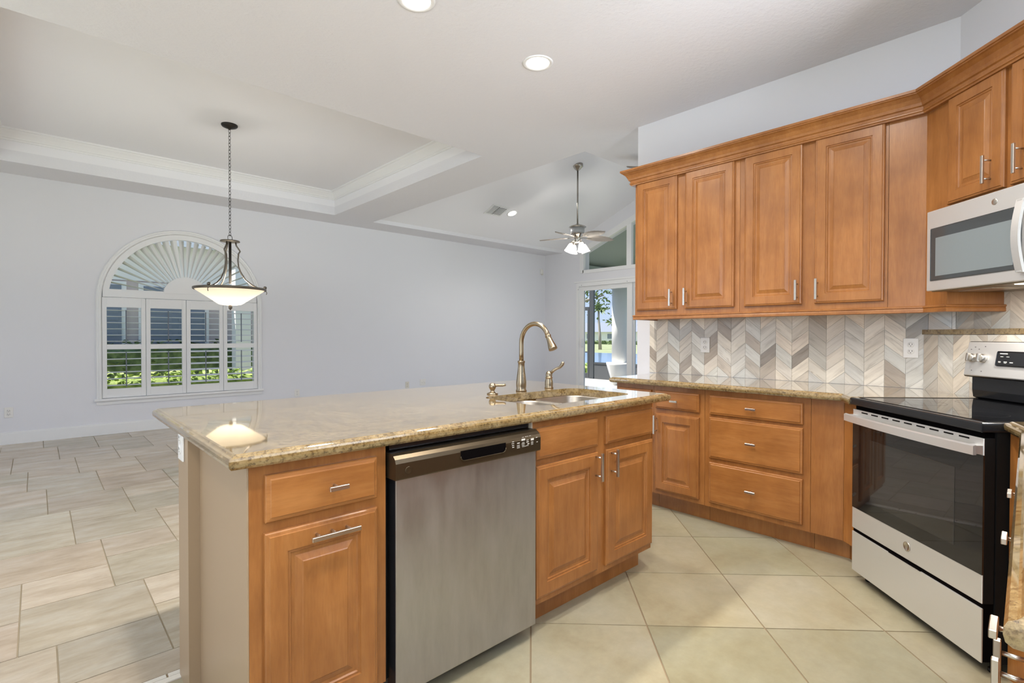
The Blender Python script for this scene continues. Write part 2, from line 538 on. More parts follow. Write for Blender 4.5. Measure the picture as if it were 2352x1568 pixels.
wall_quad([(DY1, 0), (YF, 0), (YF, ZC), (VY, ZC), (VY, vz(VY)), (DY1, vz(DY1))])
wall_quad([(TY1, DZ), (DY1, DZ), (DY1, vz(DY1)), (TY1, vz(TY1))])
wall_quad([(DY0, DZ), (TY1, DZ), (TY1, TZ0), (DY0, TZ0)])
wall_quad([(TY0, tz(TY0)), (TY1, tz(TY1)), (TY1, vz(TY1)), (TY0, vz(TY0))])
wall_quad([(DY0, TZ0), (TY0, TZ0), (TY0, vz(TY0)), (DY0, vz(DY0))])
wall_quad([(1.4, 0), (DY0, 0), (DY0, vz(DY0)), (1.4, vz(DY0))])
struct('wall_back', bm, 'wall_paint', 'white wall with the sliding glass doors')
bm = new(); box(bm, XB - .014, XB, DY1 + .06, YF, 0, .13)
struct('baseboard_back', bm, 'trim_paint', 'white baseboard beside the sliding doors', 'baseboard')
# kitchen wall, diagonal walls behind the range, right wall
bm = new(); box(bm, XK, XK + .14, .35, 2.53, 0, ZC)
struct('wall_kitchen', bm, 'wall_paint', 'short white wall carrying the kitchen cabinets')
bm = new(); prism(bm, [(XK + .01, .435), (2.48, -.90), (2.62, -1.04), (3.96, .30)], 0, ZC)
struct('wall_diagonal', bm, 'wall_paint', 'white diagonal corner wall behind the range')
bm = new(); prism(bm, [(XK, .572), (2.637, -.606), (2.66, -.68), (XK, .476)], 0, 1.232)
struct('wall_diagonal_lower', bm, 'wall_paint', 'low furred out diagonal wall behind the range')
bm = new(); box(bm, .60, 2.66, -.74, -.612, 0, .88); struct('wall_right', bm, 'wall_paint', 'unseen wall behind the right hand counter, kept low to let fill light over')  # lowered so the rear fill light reaches the range
bm = new(); wall_holes(bm, -2.2, 2.66, 0, ZC, [(-1.6, 1.2, .55, 2.55), (1.3, 2.6, .8, 2.5)], -2.7, -2.5, 'x'); box(bm, 2.5, 2.66, -2.5, -.74, 0, ZC)  # openings cut for the rear fill lamps
struct('wall_rear', bm, 'wall_paint', 'wall behind the viewer with openings added for fill lamps')
bm = new(); wall_holes(bm, -2.5, YF, 0, ZC, [(-1.2, 1.4, .6, 2.5), (3.5, 6.3, .25, 2.45)], -2.4, -2.2, 'y')  # openings cut for the nook and left fill lamps
struct('wall_left', bm, 'wall_paint', 'wall left of the dining area with openings added for fill lamps')
bm = new(); wall_holes(bm, XK + .14, XB, 0, ZC, [(4.6, 7.8, .3, 2.7)], 1.3, 1.5, 'x')  # opening cut for the family room fill lamp
struct('wall_family', bm, 'wall_paint', 'side wall of the family room')
bm = new(); box(bm, XB, XB + .2, 1.2, 1.5, 0, 5); struct('wall_return', bm, 'wall_paint', 'wall return at the end of the family room')

# ------------------------------------------------------------------ setting: ceilings
TX0, TX1, TY_0, TY_1, TZ = -.335, 3.28, 3.98, 7.45, 3.345
RX, RY = 3.93, 3.21
bm = new(); T = .12
for a in ((-2.4, XB + .2, -2.7, RY, ), (-2.4, RX, RY, TY_0), (-2.4, TX0, TY_0, TY_1), (TX1, RX, TY_0, TY_1), (-2.4, RX, TY_1, YF + .2), (RX, XB, VY, YF + .2)):
    box(bm, *a, ZC, ZC + T)
struct('ceiling', bm, 'ceiling_paint', 'flat textured white ceiling over the kitchen', 'ceiling')
bm = new()
box(bm, TX0 - .1, TX0, TY_0 - .1, TY_1 + .1, ZC + T, TZ); box(bm, TX1, TX1 + .1, TY_0 - .1, TY_1 + .1, ZC + T, TZ)
box(bm, TX0, TX1, TY_0 - .1, TY_0, ZC + T, TZ); box(bm, TX0, TX1, TY_1, TY_1 + .1, ZC + T, TZ)
box(bm, TX0 - .1, TX1 + .1, TY_0 - .1, TY_1 + .1, TZ, TZ + .1)
struct('ceiling_tray', bm, 'tray_paint', 'raised white tray ceiling over the dining area', 'ceiling')
bm = new()
sweep(bm, [(TX0, TY_0), (TX1, TY_0), (TX1, TY_1), (TX0, TY_1)],
      [(0, TZ - .115), (.014, TZ - .115), (.016, TZ - .098), (.026, TZ - .092), (.030, TZ - .080), (.050, TZ - .052), (.066, TZ - .034), (.072, TZ - .022), (.090, TZ - .016), (.092, TZ), (0, TZ)], closed=True)
struct('trim_2', bm, 'trim_paint', 'white crown moulding around the tray ceiling', 'crown moulding')
bm = new()


def vquad(xa, xb, ya, yb, t=.12):
    P = [(xa, ya, vz(ya)), (xb, ya, vz(ya)), (xb, yb, vz(yb)), (xa, yb, vz(yb))]
    a = [bm.verts.new(p) for p in P]; b = [bm.verts.new((p[0], p[1], p[2] + t)) for p in P]
    bm.faces.new(a); bm.faces.new(b)
    for i in range(4): bm.faces.new((a[i], a[(i + 1) % 4], b[(i + 1) % 4], b[i]))


vquad(RX - .1, XB + .2, RY - .1, VY)
zr = vz(RY) + .1
box(bm, RX - .12, RX, RY, VY, ZC + T, zr); box(bm, RX - .12, XB + .2, RY - .12, RY, ZC + T, zr); box(bm, RX, XB, VY + .002, VY + .12, ZC + T, VZ0 + .3)
struct('ceiling_vault', bm, 'tray_paint', 'sloping vaulted white ceiling of the family room', 'ceiling')

# ------------------------------------------------------------------ arched window
ws = thing('window_1', 'white cased arched window in the far wall', 'window', (AX, YF, 0)); ws['kind'] = 'structure'


def arch_pts(r, zb=SILL, n=36):
    return [(-r, zb)] + [(r * math.cos(PI - PI * k / n), AZ + r * math.sin(PI - PI * k / n)) for k in range(n + 1)] + [(r, zb)]


def band(bm, prof, n=36, zb=SILL):
    """profile [(radius, y)] carried round the arch"""
    L = [[bm.verts.new((x, y, z)) for x, z in arch_pts(r, zb, n)] for r, y in prof]
    for a, b in zip(L, L[1:]):
        for i in range(len(a) - 1): bm.faces.new((a[i], a[i + 1], b[i + 1], b[i]))
    for i in (0, -1):
        try: bm.faces.new([l[i] for l in L])
        except ValueError: pass


bm = new(); band(bm, [(.945, 0), (.945, -.018), (.936, -.026), (.924, -.022), (.914, -.030), (.900, -.030), (.893, -.022), (.889, -.018), (.889, .06), (.899, .06), (.899, 0)])
obj('casing', bm, 'trim_paint', ws)
bm = new(); box(bm, -.965, .965, -.045, .05, SILL - .02, SILL + .012, .006); box(bm, -.945, .945, -.016, -.0005, SILL - .065, SILL - .02); obj('sill', bm, 'trim_paint', ws)
bm = new(); band(bm, [(.899, .09), (.855, .09), (.855, .13), (.899, .13)]); box(bm, -.85, .85, .09, .13, AZ - .03, AZ + .03); box(bm, -.022, .022, .09, .13, SILL, AZ); box(bm, -.85, .85, .09, .13, SILL + .01, SILL + .06)
obj('sash', bm, 'trim_paint', ws)
bm = new(); pts = arch_pts(.85, SILL + .06); extr(bm, pts, .105, .111); obj('pane', bm, 'glass', ws)

# sunburst shutter in the arch
sb = thing('sunburst_shutter', 'white half round sunburst shutter filling the arch of the window', 'shutter', (AX, YF, 0))
HR, FR, HZ, FB = .262, .822, 1.728, 1.788
bm = new(); w0 = math.sqrt(FR ** 2 - (FB - AZ) ** 2)
aa = math.asin((FB - AZ) / FR); a1 = math.asin((FB - AZ) / .887); N2 = 40
L1 = [(.887 * math.cos(PI - a1 - (PI - 2 * a1) * k / N2), AZ + .887 * math.sin(PI - a1 - (PI - 2 * a1) * k / N2)) for k in range(N2 + 1)]
L2 = [(FR * math.cos(PI - aa - (PI - 2 * aa) * k / N2), AZ + FR * math.sin(PI - aa - (PI - 2 * aa) * k / N2)) for k in range(N2 + 1)]
for i in range(N2): extr(bm, [L1[i], L1[i + 1], L2[i + 1], L2[i]], -.012, .03)
box(bm, -.878, .878, -.012, .03, 1.690, FB)
obj('frame', bm, 'trim_paint', sb)
bm = new(); hp = [(HR * math.cos(PI - PI * k / 30), HZ + HR * math.sin(PI - PI * k / 30)) for k in range(31)]; hp = [p for p in hp if p[1] > FB + .001]
extr(bm, [(hp[0][0], FB - .02)] + hp + [(hp[-1][0], FB - .02)], -.018, .032); obj('hub', bm, 'trim_paint', sb)
bm = new(); NL = 24
for k in range(NL):
    a = PI * (k + .5) / NL
    a = math.radians(7) + (PI - math.radians(14)) * (k + .5) / NL
    er = Vector((math.cos(a), 0, math.sin(a))); et = Vector((-math.sin(a), 0, math.cos(a))); ey = Vector((0, 1, 0))
    dz = HZ - AZ; rr_ = -dz * er.z + math.sqrt((dz * er.z) ** 2 - dz * dz + FR * FR)      # reach of the blade to the arc
    tilt = math.radians(6 + 44 * math.sin(a) ** 2.2) * (1 if a > PI * .55 else -1)
    d = et * math.sin(tilt) + ey * math.cos(tilt); nn = er.cross(d)
    P0 = er * (HR - .004); P1 = er * (rr_ - .002); O = Vector((0, .04, HZ))
    rs = []
    for P_, w2 in ((P0, .012), (P1, .046)):
        rs.append([bm.verts.new(O + P_ + d * w2 * u + nn * tt) for u, tt in ((-1, 0), (0, .004), (1, 0), (0, -.004))])
    for i in range(4): bm.faces.new((rs[0][i], rs[0][(i + 1) % 4], rs[1][(i + 1) % 4], rs[1][i]))
    bm.faces.new(rs[0]); bm.faces.new(rs[1][::-1])
obj('louvers', bm, 'trim_paint', sb)

# four hinged shutter panels
SH0, SH1 = .446, 1.686
UZ0, UZ1, LZ0, LZ1 = 1.105, 1.566, .556, 1.043
NAMES = ['leftmost louvered shutter panel of the arched window, its slats nearly flat',
         'second louvered shutter panel from the left below the sunburst',
         'third louvered shutter panel from the left, behind the hanging lamp',
         'rightmost louvered shutter panel of the arched window, slats tilted']
PW = 1.776 / 4


def shutter(i):
    r = thing('plantation_shutter', NAMES[i], 'shutter', (AX - .888 + PW * i, YF + .002, 0), 0, 'hinged shutter panels of the arched window')
    a, b = .002, PW - .002; st = .0475
    bm = new()
    box(bm, a, a + st, -.012, .022, SH0, SH1, .003); box(bm, b - st, b, -.012, .022, SH0, SH1, .003)
    for z0, z1 in ((SH0, LZ0), (LZ1, UZ0), (UZ1, SH1)): box(bm, a + st - .001, b - st + .001, -.010, .020, z0, z1)
    obj('frame', bm, 'trim_paint', r)
    for nm, z0, z1, tl in (('upper_louvers', UZ0, UZ1, (1, 2, 6, 9)[i]), ('lower_louvers', LZ0, LZ1, (4, 5, 13, 10)[i])):
        bm = new(); n = round((z1 - z0) / .076); t = math.radians(tl)
        for k in range(n):
            zc = z0 + (z1 - z0) * (k + .5) / n; hw = .043
            pr = []
            for s in range(8):
                an = 2 * PI * s / 8; yy, zz = hw * math.cos(an), .005 * math.sin(an)
                pr.append((yy * math.cos(t) - zz * math.sin(t) + .012, zc - yy * math.sin(t) * -1 + zz * math.cos(t)))
            A = [bm.verts.new((a + st + .001, y, z)) for y, z in pr]; B = [bm.verts.new((b - st - .001, y, z)) for y, z in pr]
            for s in range(8): bm.faces.new((A[s], A[(s + 1) % 8], B[(s + 1) % 8], B[s]))
            bm.faces.new(A); bm.faces.new(B[::-1])
        lv = obj(nm, bm, 'trim_paint', r)
        bm = new(); xm = (a + b) / 2 + (.015 if i < 2 else 0); box(bm, xm - .0055, xm + .0055, -.044, -.034, z0 + .02, z1 - .035); obj('tilt_rod', bm, 'shutter_blue', lv)
    bm = new(); tube(bm, [(b - .02 if i % 2 == 0 else a + .02, -.011, LZ1 + .04), (b - .02 if i % 2 == 0 else a + .02, -.026, LZ1 + .04)], [.004, .009], 10); obj('knob', bm, 'trim_paint', r)
    return r


for i in range(4): shutter(i)

# ------------------------------------------------------------------ sliding doors, transom
dr = thing('door_1', 'white framed sliding glass door to the covered patio', 'door', (XB, 0, 0)); dr['kind'] = 'structure'


def ybar(bm, y0, y1, z0, z1, x0=-.02, x1=.07, bev=0): box(bm, x0, x1, y0, y1, z0, z1, bev)


bm = new()
ybar(bm, DY1 - .03, DY1 + .03, 0, DZ + .03, -.03, .1); ybar(bm, DY0 - .03, DY0 + .03, 0, DZ + .03, -.03, .1); ybar(bm, DY0, DY1, DZ - .03, DZ + .045, -.035, .1); ybar(bm, DY0, DY1, 0, .03, -.03, .1)
obj('frame', bm, 'trim_paint', dr)
for nm, a, b, xo in (('panel', 5.72, DY1 - .03, .01), ('panel', 4.50, 5.80, .055), ('panel', DY0 + .03, 4.58, .01)):
    bm = new(); s = .115
    for y0, y1, z0, z1 in ((a, a + s, .03, DZ - .03), (b - s, b, .03, DZ - .03), (a + s, b - s, DZ - .03 - s + .025, DZ - .03), (a + s, b - s, .03, .165)): box(bm, xo, xo + .04, y0, y1, z0, z1)
    p = obj(nm, bm, 'trim_paint', dr)
    bm = new(); box(bm, xo + .016, xo + .022, a + s, b - s, .165, DZ - .12); obj('pane', bm, 'glass', p)
bm = new(); box(bm, -.035, .012, 6.925, 6.945, .98, 1.16, .008, 2); obj('handle', bm, 'trim_paint', dr)
bm = new(); lathe(bm, [(.006, 0), (.006, .004)], (-.036, 6.935, DZ - .005), 8, (-1, 0, 0)); lathe(bm, [(.006, 0), (.006, .004)], (-.036, 7.02, DZ - .09), 8, (-1, 0, 0)); lathe(bm, [(.006, 0), (.006, .004)], (-.036, 5.80, DZ - .005), 8, (-1, 0, 0)); obj('screw', bm, 'slot_dark', dr)
tw = thing('window_2', 'sloped fixed window above the sliding door', 'window', (XB, 0, 0)); tw['kind'] = 'structure'
bm = new()


def yz_prism(pts, x0, x1):
    a = [bm.verts.new((x0, y, z)) for y, z in pts]; b = [bm.verts.new((x1, y, z)) for y, z in pts]; n = len(pts)
    bm.faces.new(a); bm.faces.new(b[::-1])
    for i in range(n): bm.faces.new((a[i], b[i], b[(i + 1) % n], a[(i + 1) % n]))


fw = .05
yz_prism([(TY1 + .08, TZ0 - .04), (TY1 - .02, TZ0 - .04), (TY1 - .02, tz(TY1) + .02), (TY1 + .08, tz(TY1) + .02)], -.02, .05)
yz_prism([(TY0, tz(TY0) - .03), (TY1, tz(TY1) - .03), (TY1 + .08, tz(TY1) + .06), (TY0, tz(TY0) + .09)], -.022, .05)
yz_prism([(TY0, TZ0 - .05), (TY1, TZ0 - .05), (TY1, TZ0 + .02), (TY0, TZ0 + .02)], -.02, .05)
yz_prism([(5.72, TZ0), (5.83, TZ0), (5.83, tz(5.83)), (5.72, tz(5.72))], -.018, .05)
obj('frame', bm, 'trim_paint', tw)
bm = new(); yz_prism([(TY0, TZ0), (TY1, TZ0), (TY1, tz(TY1)), (TY0, tz(TY0))], .06, .066); obj('pane', bm, 'glass', tw)
bm = new(); box(bm, XB - .02, XB, DY0 - .1, DY1 + .1, DZ + .05, DZ + .085); struct('trim_3', bm, 'trim_paint', 'white head trim above the sliding doors', 'trim')

# ------------------------------------------------------------------ cabinets


def pull(parent, cx, cz, L, vertical=False, y=-.020, posts=2, mat='nickel'):
    bm = new(); s = .0065; off = .032
    if vertical: box(bm, cx - s, cx + s, y - off - .010, y - off, cz - L / 2, cz + L / 2, .0012)
    else: box(bm, cx - L / 2, cx + L / 2, y - off - .010, y - off, cz - s, cz + s, .0012)
    for k in range(posts):
        if posts == 1: t = 0
        else: t = -1 + 2 * k / (posts - 1)
        e = t * (L / 2 * (.62 if posts > 2 else .66))
        p = (cx, cz + e) if vertical else (cx + e, cz)
        tube(bm, [(p[0], y - off + .001, p[1]), (p[0], y + .003, p[1])], .0042, 8)
    return obj('handle', bm, mat, parent)


def door(r, x0, x1, z0, z1, hx=None, hz=None, L=.128, vert=True, posts=2, mat='maple', y=0.0, name='door'):
    bm = new(); panel(bm, x0, x1, z0, z1, [(d, yy + y) for d, yy in DOOR], y); o = obj(name, bm, mat, r)
    if hx is not None: pull(o, hx, hz, L, vert, y - .020, posts)
    return o


def drawer(r, x0, x1, z0, z1, handle=True, L=.055, y=0.0, hx=None, hz=None):
    bm = new(); panel(bm, x0, x1, z0, z1, [(d, yy + y) for d, yy in DRAWER], y); o = obj('drawer', bm, 'maple_horizontal', r)
    if handle: pull(o, (x0 + x1) / 2 if hx is None else hx, (z0 + z1) / 2 if hz is None else hz, L, False, y - .020, 1 if L < .08 else 2)
    return o


def carcass(r, x0, x1, d, z0=.115, z1=.874, t=.018, toe=True, back=True, toe_d=.075, top=False, mat='maple'):
    bm = new()
    box(bm, x0, x1, 0, .02, z0, z1); box(bm, x0, x0 + t, .02, d, z0, z1); box(bm, x1 - t, x1, .02, d, z0, z1)
    box(bm, x0 + t, x1 - t, .02, d, z0, z0 + t)
    if top: box(bm, x0 + t, x1 - t, .02, d, z1 - t, z1)
    if back: box(bm, x0 + t, x1 - t, d - .008, d, z0 + t, z1 - (t if top else 0))
    o = obj('body', bm, mat, r)
    if toe:
        bm = new(); box(bm, x0, x1, toe_d, toe_d + .018, 0, z0); box(bm, x0, x0 + t, toe_d + .018, d, 0, z0); box(bm, x1 - t, x1, toe_d + .018, d, 0, z0); obj('toe_kick', bm, mat, r)
    return o


# ---- island (local x = world x, depth = +y)
IY = 1.475
isl = thing('base_cabinet', 'maple pull out cabinet with a long horizontal handle at the left end of the island', 'cabinet', (0, IY, 0))
carcass(isl, .411, .815, .53)
drawer(isl, .449, .779, .717, .846, L=.058, hx=.637, hz=.786)
door(isl, .447, .779, .135, .688, .630, .655, .145, False, 3)
snk = thing('base_cabinet', 'maple double door sink cabinet with two false drawers, right of the dishwasher', 'cabinet', (0, IY, 0))
carcass(snk, 1.478, 2.355, .53)
for x0, x1 in ((1.487, 1.890), (1.953, 2.346)): drawer(snk, x0, x1, .717, .846, False)
door(snk, 1.487, 1.890, .145, .690, 1.868, .630); door(snk, 1.953, 2.346, .145, .690, 1.985, .630)
# painted end panel and knee wall behind the cabinets
ep = thing('end_panel', 'smooth white painted panel closing the left end of the island', 'panel', (0, IY, 0))
bx('board', ep, 'shaded_white_paint', .4065, .4105, .0, .536, .0, .874)
kw_ = thing('knee_wall', 'low white wall end and post carrying the back of the island top', 'wall', (0, 2.012, 0))
bx('post', kw_, 'shaded_white_paint', .372, 2.44, 0, .155, 0, .874)
bm = new(); sweep(bm, [(2.44, -.0), (.372, 0), (.372, .155), (2.44, .155)][::-1], [(0, 0), (.014, 0), (.014, .105), (.010, .118), (.006, .130), (0, .135)]); obj('baseboard', bm, 'trim_paint', kw_)
# dishwasher
dw = thing('dishwasher', 'stainless steel dishwasher with a dark bronze control strip in the island', 'dishwasher', (0, IY, 0))
bx('tub', dw, 'black_enamel', .83, 1.465, .03, .53, .10, .840)
bx('toe_kick', dw, 'black_enamel', .84, 1.44, .055, .075, .004, .10)
bm = new(); box(bm, .836, 1.470, -.028, -.022, .062, .766, .002, 2); dpn = obj('door_panel', bm, 'stainless', dw); bx('door_core', dpn, 'black_enamel', .837, 1.469, -.0218, .028, .063, .766)
bm = new()
# control strip: rounded top edge profile, pocket handle a flat black plate painting its recess's shade
pr = [(.03, .768), (-.050, .768), (-.052, .772), (-.052, .820), (-.047, .833), (-.036, .843), (-.020, .848), (.03, .848)]
A = [bm.verts.new((.822, y, z)) for y, z in pr]; B = [bm.verts.new((1.472, y, z)) for y, z in pr]
for i in range(len(pr)): bm.faces.new((A[i], A[(i + 1) % len(pr)], B[(i + 1) % len(pr)], B[i]))
bm.faces.new(A); bm.faces.new(B[::-1]); cs = obj('control_strip', bm, 'bronze_panel', dw)
bm = new(); z0, z1, xa, xb = .789, .824, 1.075, 1.285
rr = [(xa, z1), (xa, z0 + .016)] + [(xa + .016 - .016 * math.cos(a), z0 + .016 - .016 * math.sin(a)) for a in (.4, .8, 1.2, 1.57)] + [(xb - .016 + .016 * math.sin(a), z0 + .016 - .016 * math.cos(a)) for a in (0, .4, .8, 1.2, 1.57)] + [(xb, z1)]
extr(bm, rr, -.0528, -.0515); ph = obj('pocket_handle', bm, 'black_gap', cs)
bm = new(); tube(bm, [(x, -.0535, z) for x, z in rr[1:-1]], .0018, 6); obj('lip', bm, 'bronze_panel', ph)
bm = new()
for x, z, w, h in ((1.322, .822, .010, .002), (1.321, .815, .013, .002), (1.322, .808, .011, .002), (1.323, .801, .010, .002),
                   (1.350, .813, .013, .003), (1.350, .805, .015, .0015), (1.350, .800, .015, .0015), (1.350, .795, .015, .0015),
                   (1.374, .832, .010, .0012), (1.389, .833, .007, .0012), (1.399, .833, .008, .0012), (1.412, .833, .009, .0012),
                   (1.376, .823, .019, .007), (1.376, .812, .012, .0015), (1.375, .807, .016, .002), (1.375, .801, .014, .0015), (1.380, .796, .02, .0012),
                   (1.399, .818, .011, .002), (1.399, .811, .012, .003), (1.403, .803, .010, .003), (1.397, .797, .014, .0015),
                   (1.425, .818, .016, .008), (1.424, .808, .012, .0015), (1.424, .803, .013, .0015), (1.424, .798, .011, .0012), (1.449, .822, .008, .002), (1.452, .804, .007, .002)):
    box(bm, x - w / 2, x + w / 2, -.0527, -.0519, z - h / 2, z + h / 2)
obj('control_markings', bm, 'mark_white', cs)
bm = new(); lathe(bm, [(.012, 0), (.012, .001), (.0105, .0016), (.009, .0012), (.0, .0012)], (.868, -.052, .795), 24, (0, -1, 0)); obj('badge', bm, 'bronze_panel', cs)
bm = new(); box(bm, 1.4725, 1.478, -.0, .02, .768, .874); obj('cream_filler', bm, 'cream_edge', dw)
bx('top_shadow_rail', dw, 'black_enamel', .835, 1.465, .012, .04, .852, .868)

# ---- counters
EDGE = [(-.022, 0), (-.017, -.0015), (-.014, -.005), (-.011, -.0065), (-.004, -.008), (-.0005, -.014), (0, -.022), (-.002, -.031), (-.008, -.038), (-.020, -.040)]


def counter(name, label, poly, ztop, hole=None, mat='granite'):
    """poly clockwise so that the left normal points outward"""
    bm = new(); rings = sweep(bm, poly, [(d, ztop + z) for d, z in EDGE], closed=True)
    for ring, z in ((rings[0], ztop), (rings[-1], ztop - .040)):
        es = [bm.edges.get((ring[i], ring[(i + 1) % len(ring)])) for i in range(len(ring))]
        if hole:
            hv = [bm.verts.new((x, y, z)) for x, y in hole]
            he = [bm.edges.new((hv[i], hv[(i + 1) % len(hv)])) for i in range(len(hv))]; es += he
            if z == ztop: top_h = hv
            else:
                for i in range(len(hv)): bm.faces.new((top_h[i], top_h[(i + 1) % len(hv)], hv[(i + 1) % len(hv)], hv[i]))
        bmesh.ops.triangle_fill(bm, edges=es, use_beauty=True)
    o = obj(name, bm, mat); return tag(o, label, 'countertop')


def rrect(x0, x1, y0, y1, r, n=6):
    out = []
    for cx, cy, a0 in ((x1 - r, y1 - r, 0), (x0 + r, y1 - r, 90), (x0 + r, y0 + r, 180), (x1 - r, y0 + r, 270)):
        for k in range(n + 1):
            a = math.radians(a0 + 90 * k / n); out.append((cx + r * math.cos(a), cy + r * math.sin(a)))
    return out


counter('island_countertop', 'large glossy granite island top with a stepped edge and sink cutout',
        [(.355, 1.441), (.355, 2.615), (2.515, 2.615), (2.492, 1.441)], .915, rrect(1.617, 2.333, 1.562, 1.992, .085))
SX = lambda s, d=0.0: (3.02 - .70711 * s + .70711 * d, .733 - .70711 * s - .70711 * d)   # range frame: s to the right, d deep
SW = .754
counter('kitchen_countertop', 'granite counter against the chevron backsplash, left of the range',
        [(3.150, 2.333), (3.813, 2.333), (3.813, .579), SX(-.004, .664), SX(-.004, -.022), (3.150, .827)], .915)
ZR = .924
counter('right_countertop', 'granite counter running from the range toward the viewer at the right edge', [(.768, .045), (2.362, .104), SX(SW + .004, .062), SX(SW + .004, .660), (2.637, -.61), (.768, -.61)], ZR)

# ---- sink and taps
sk = thing('sink', 'double bowl stainless steel sink set under the island top', 'sink', (0, 0, .874))
for nm, x0, x1 in (('left_bowl', 1.632, 1.958), ('right_bowl', 1.992, 2.322)):
    bm = new(); y0, y1 = 1.575, 1.980; L = []
    for ins, z, rr_ in ((-.014, 0, .075), (0, 0, .07), (.004, -.006, .068), (.012, -.14, .06), (.03, -.165, .05), (.07, -.172, .03)):
        L.append([bm.verts.new((x, y, z)) for x, y in rrect(x0 + ins, x1 - ins, y0 + ins, y1 - ins, rr_)])
    for a, b in zip(L, L[1:]):
        for i in range(len(a)):
            f = bm.faces.new((a[i], a[(i + 1) % len(a)], b[(i + 1) % len(a)], b[i])); f.smooth = True
    bm.faces.new(L[-1]); b_ = obj(nm, bm, 'sink_steel', sk)
    bm = new(); lathe(bm, [(.045, 0), (.045, .003), (.032, .004), (.028, -.004), (0, -.004)], ((x0 + x1) / 2, 1.80, -.171), 20); obj('drain', bm, 'stainless_bright', b_)
bx('divider', sk, 'sink_steel', 1.957, 1.993, 1.60, 1.955, -.02, -.001)

fc = thing('faucet', 'brushed bronze gooseneck kitchen faucet behind the island sink', 'faucet', (1.978, 2.062, .915))
bm = new(); lathe(bm, [(.030, 0), (.031, .006), (.027, .010), (.0275, .013), (.0265, .016), (.0285, .030), (.0285, .050), (.0255, .080), (.0215, .110), (.0185, .135), (.0180, .155), (.0205, .160), (.0215, .164), (.0195, .169), (.014, .170)], n=28); obj('base', bm, 'faucet_bronze', fc)
bm = new(); R = .105; zc = .268
P = [(0, 0, .165), (0, 0, .21), (0, 0, zc - .01)] + [(0, -R + R * math.cos(a), zc + R * math.sin(a)) for a in [PI * k / 16 for k in range(0, 15)]]
tube(bm, P, .0125, 16); obj('spout', bm, 'faucet_bronze', fc)
e = Vector(P[-1]); d = (e - Vector(P[-2])).normalized()
bm = new(); lathe(bm, [(.0145, -.004), (.0165, 0), (.0165, .004), (.014, .007), (.0145, .020), (.0175, .042), (.022, .062), (.0235, .074), (.0235, .080), (.019, .081), (.0, .080)], e, 24, d); obj('spray_head', bm, 'faucet_bronze', fc)
lv = thing('faucet_lever', 'bronze single lever valve standing right of the gooseneck faucet', 'faucet handle', (2.212, 2.071, .915))
bm = new(); lathe(bm, [(.026, 0), (.026, .006), (.0235, .009), (.0245, .020), (.0235, .040), (.0195, .055), (.0195, .058), (.0225, .060), (.0225, .063), (.018, .066), (.020, .078), (.018, .090), (.011, .099), (.0, .102)], n=24); obj('body', bm, 'faucet_bronze', lv)
bm = new(); tube(bm, [(.004, -.006, .085), (.016, -.022, .105), (.026, -.038, .116), (.036, -.054, .124), (.042, -.066, .140), (.044, -.072, .152), (.0445, -.074, .156)], [.010, .0085, .0075, .0085, .0105, .009, .004], 10); obj('lever', bm, 'faucet_bronze', lv)
sd = thing('soap_dispenser', 'small bronze soap dispenser pump left of the gooseneck faucet', 'soap dispenser', (1.761, 2.055, .915))
bm = new(); lathe(bm, [(.030, 0), (.030, .004), (.024, .008), (.012, .012), (.010, .020), (.014, .026), (.019, .036), (.019, .046), (.014, .056), (.0, .060)], n=24); obj('body', bm, 'faucet_bronze', sd)
bm = new(); tube(bm, [(0, 0, .046), (.022, -.020, .047), (.040, -.036, .046), (.052, -.047, .050)], [.008, .007, .006, .006], 10); obj('nozzle', bm, 'faucet_bronze', sd)

# ---- kitchen run base cabinets (face at x = 3.204, local x = 2.30 - y)
KX, K0 = 3.204, 2.30
ky = lambda y: K0 - y
RK = -PI / 2
kl = thing('base_cabinet', 'maple base cabinet at the far free end of the kitchen counter', 'cabinet', (KX, K0, 0), RK)
carcass(kl, 0, ky(1.985), .60); drawer(kl, .02, ky(2.0), .718, .841); door(kl, .02, ky(2.0), .146, .684, ky(2.03), .62)
ka = thing('base_cabinet', 'narrow maple base cabinet with one drawer over one door, left of the three drawers', 'cabinet', (KX, K0, 0), RK)
carcass(ka, ky(1.983), ky(1.606), .60); drawer(ka, ky(1.966), ky(1.641), .718, .841); door(ka, ky(1.966), ky(1.641), .146, .684, ky(1.950), .605)
kb = thing('base_cabinet', 'wide maple base cabinet with three stacked drawers under the chevron backsplash', 'cabinet', (KX, K0, 0), RK)
carcass(kb, ky(1.604), ky(.980), .60)
for z0, z1 in ((.719, .842), (.437, .699), (.148, .408)): drawer(kb, ky(1.571), ky(1.017), z0, z1, L=.060)
kc = thing('corner_filler', 'plain maple corner panel between the three drawer cabinet and the range', 'cabinet panel', (KX, K0, 0), RK)
bm = new(); box(bm, ky(.978), ky(.818), 0, .02, .115, .874); obj('straight_panel', bm, 'maple', kc)
bm = new(); box(bm, ky(.978), ky(.804), .075, .093, 0, .115); obj('toe_kick', bm, 'maple', kc)
kd = thing('corner_filler', 'narrow angled maple strip touching the left side of the range', 'cabinet panel', (KX, .817, 0), -PI * .75)
bm = new(); box(bm, .0, .183, .0, .02, .115, .874); obj('angled_panel', bm, 'maple', kd)
bm = new(); box(bm, -.044, .183, .062, .080, 0, .115); obj('toe_kick', bm, 'maple', kd)

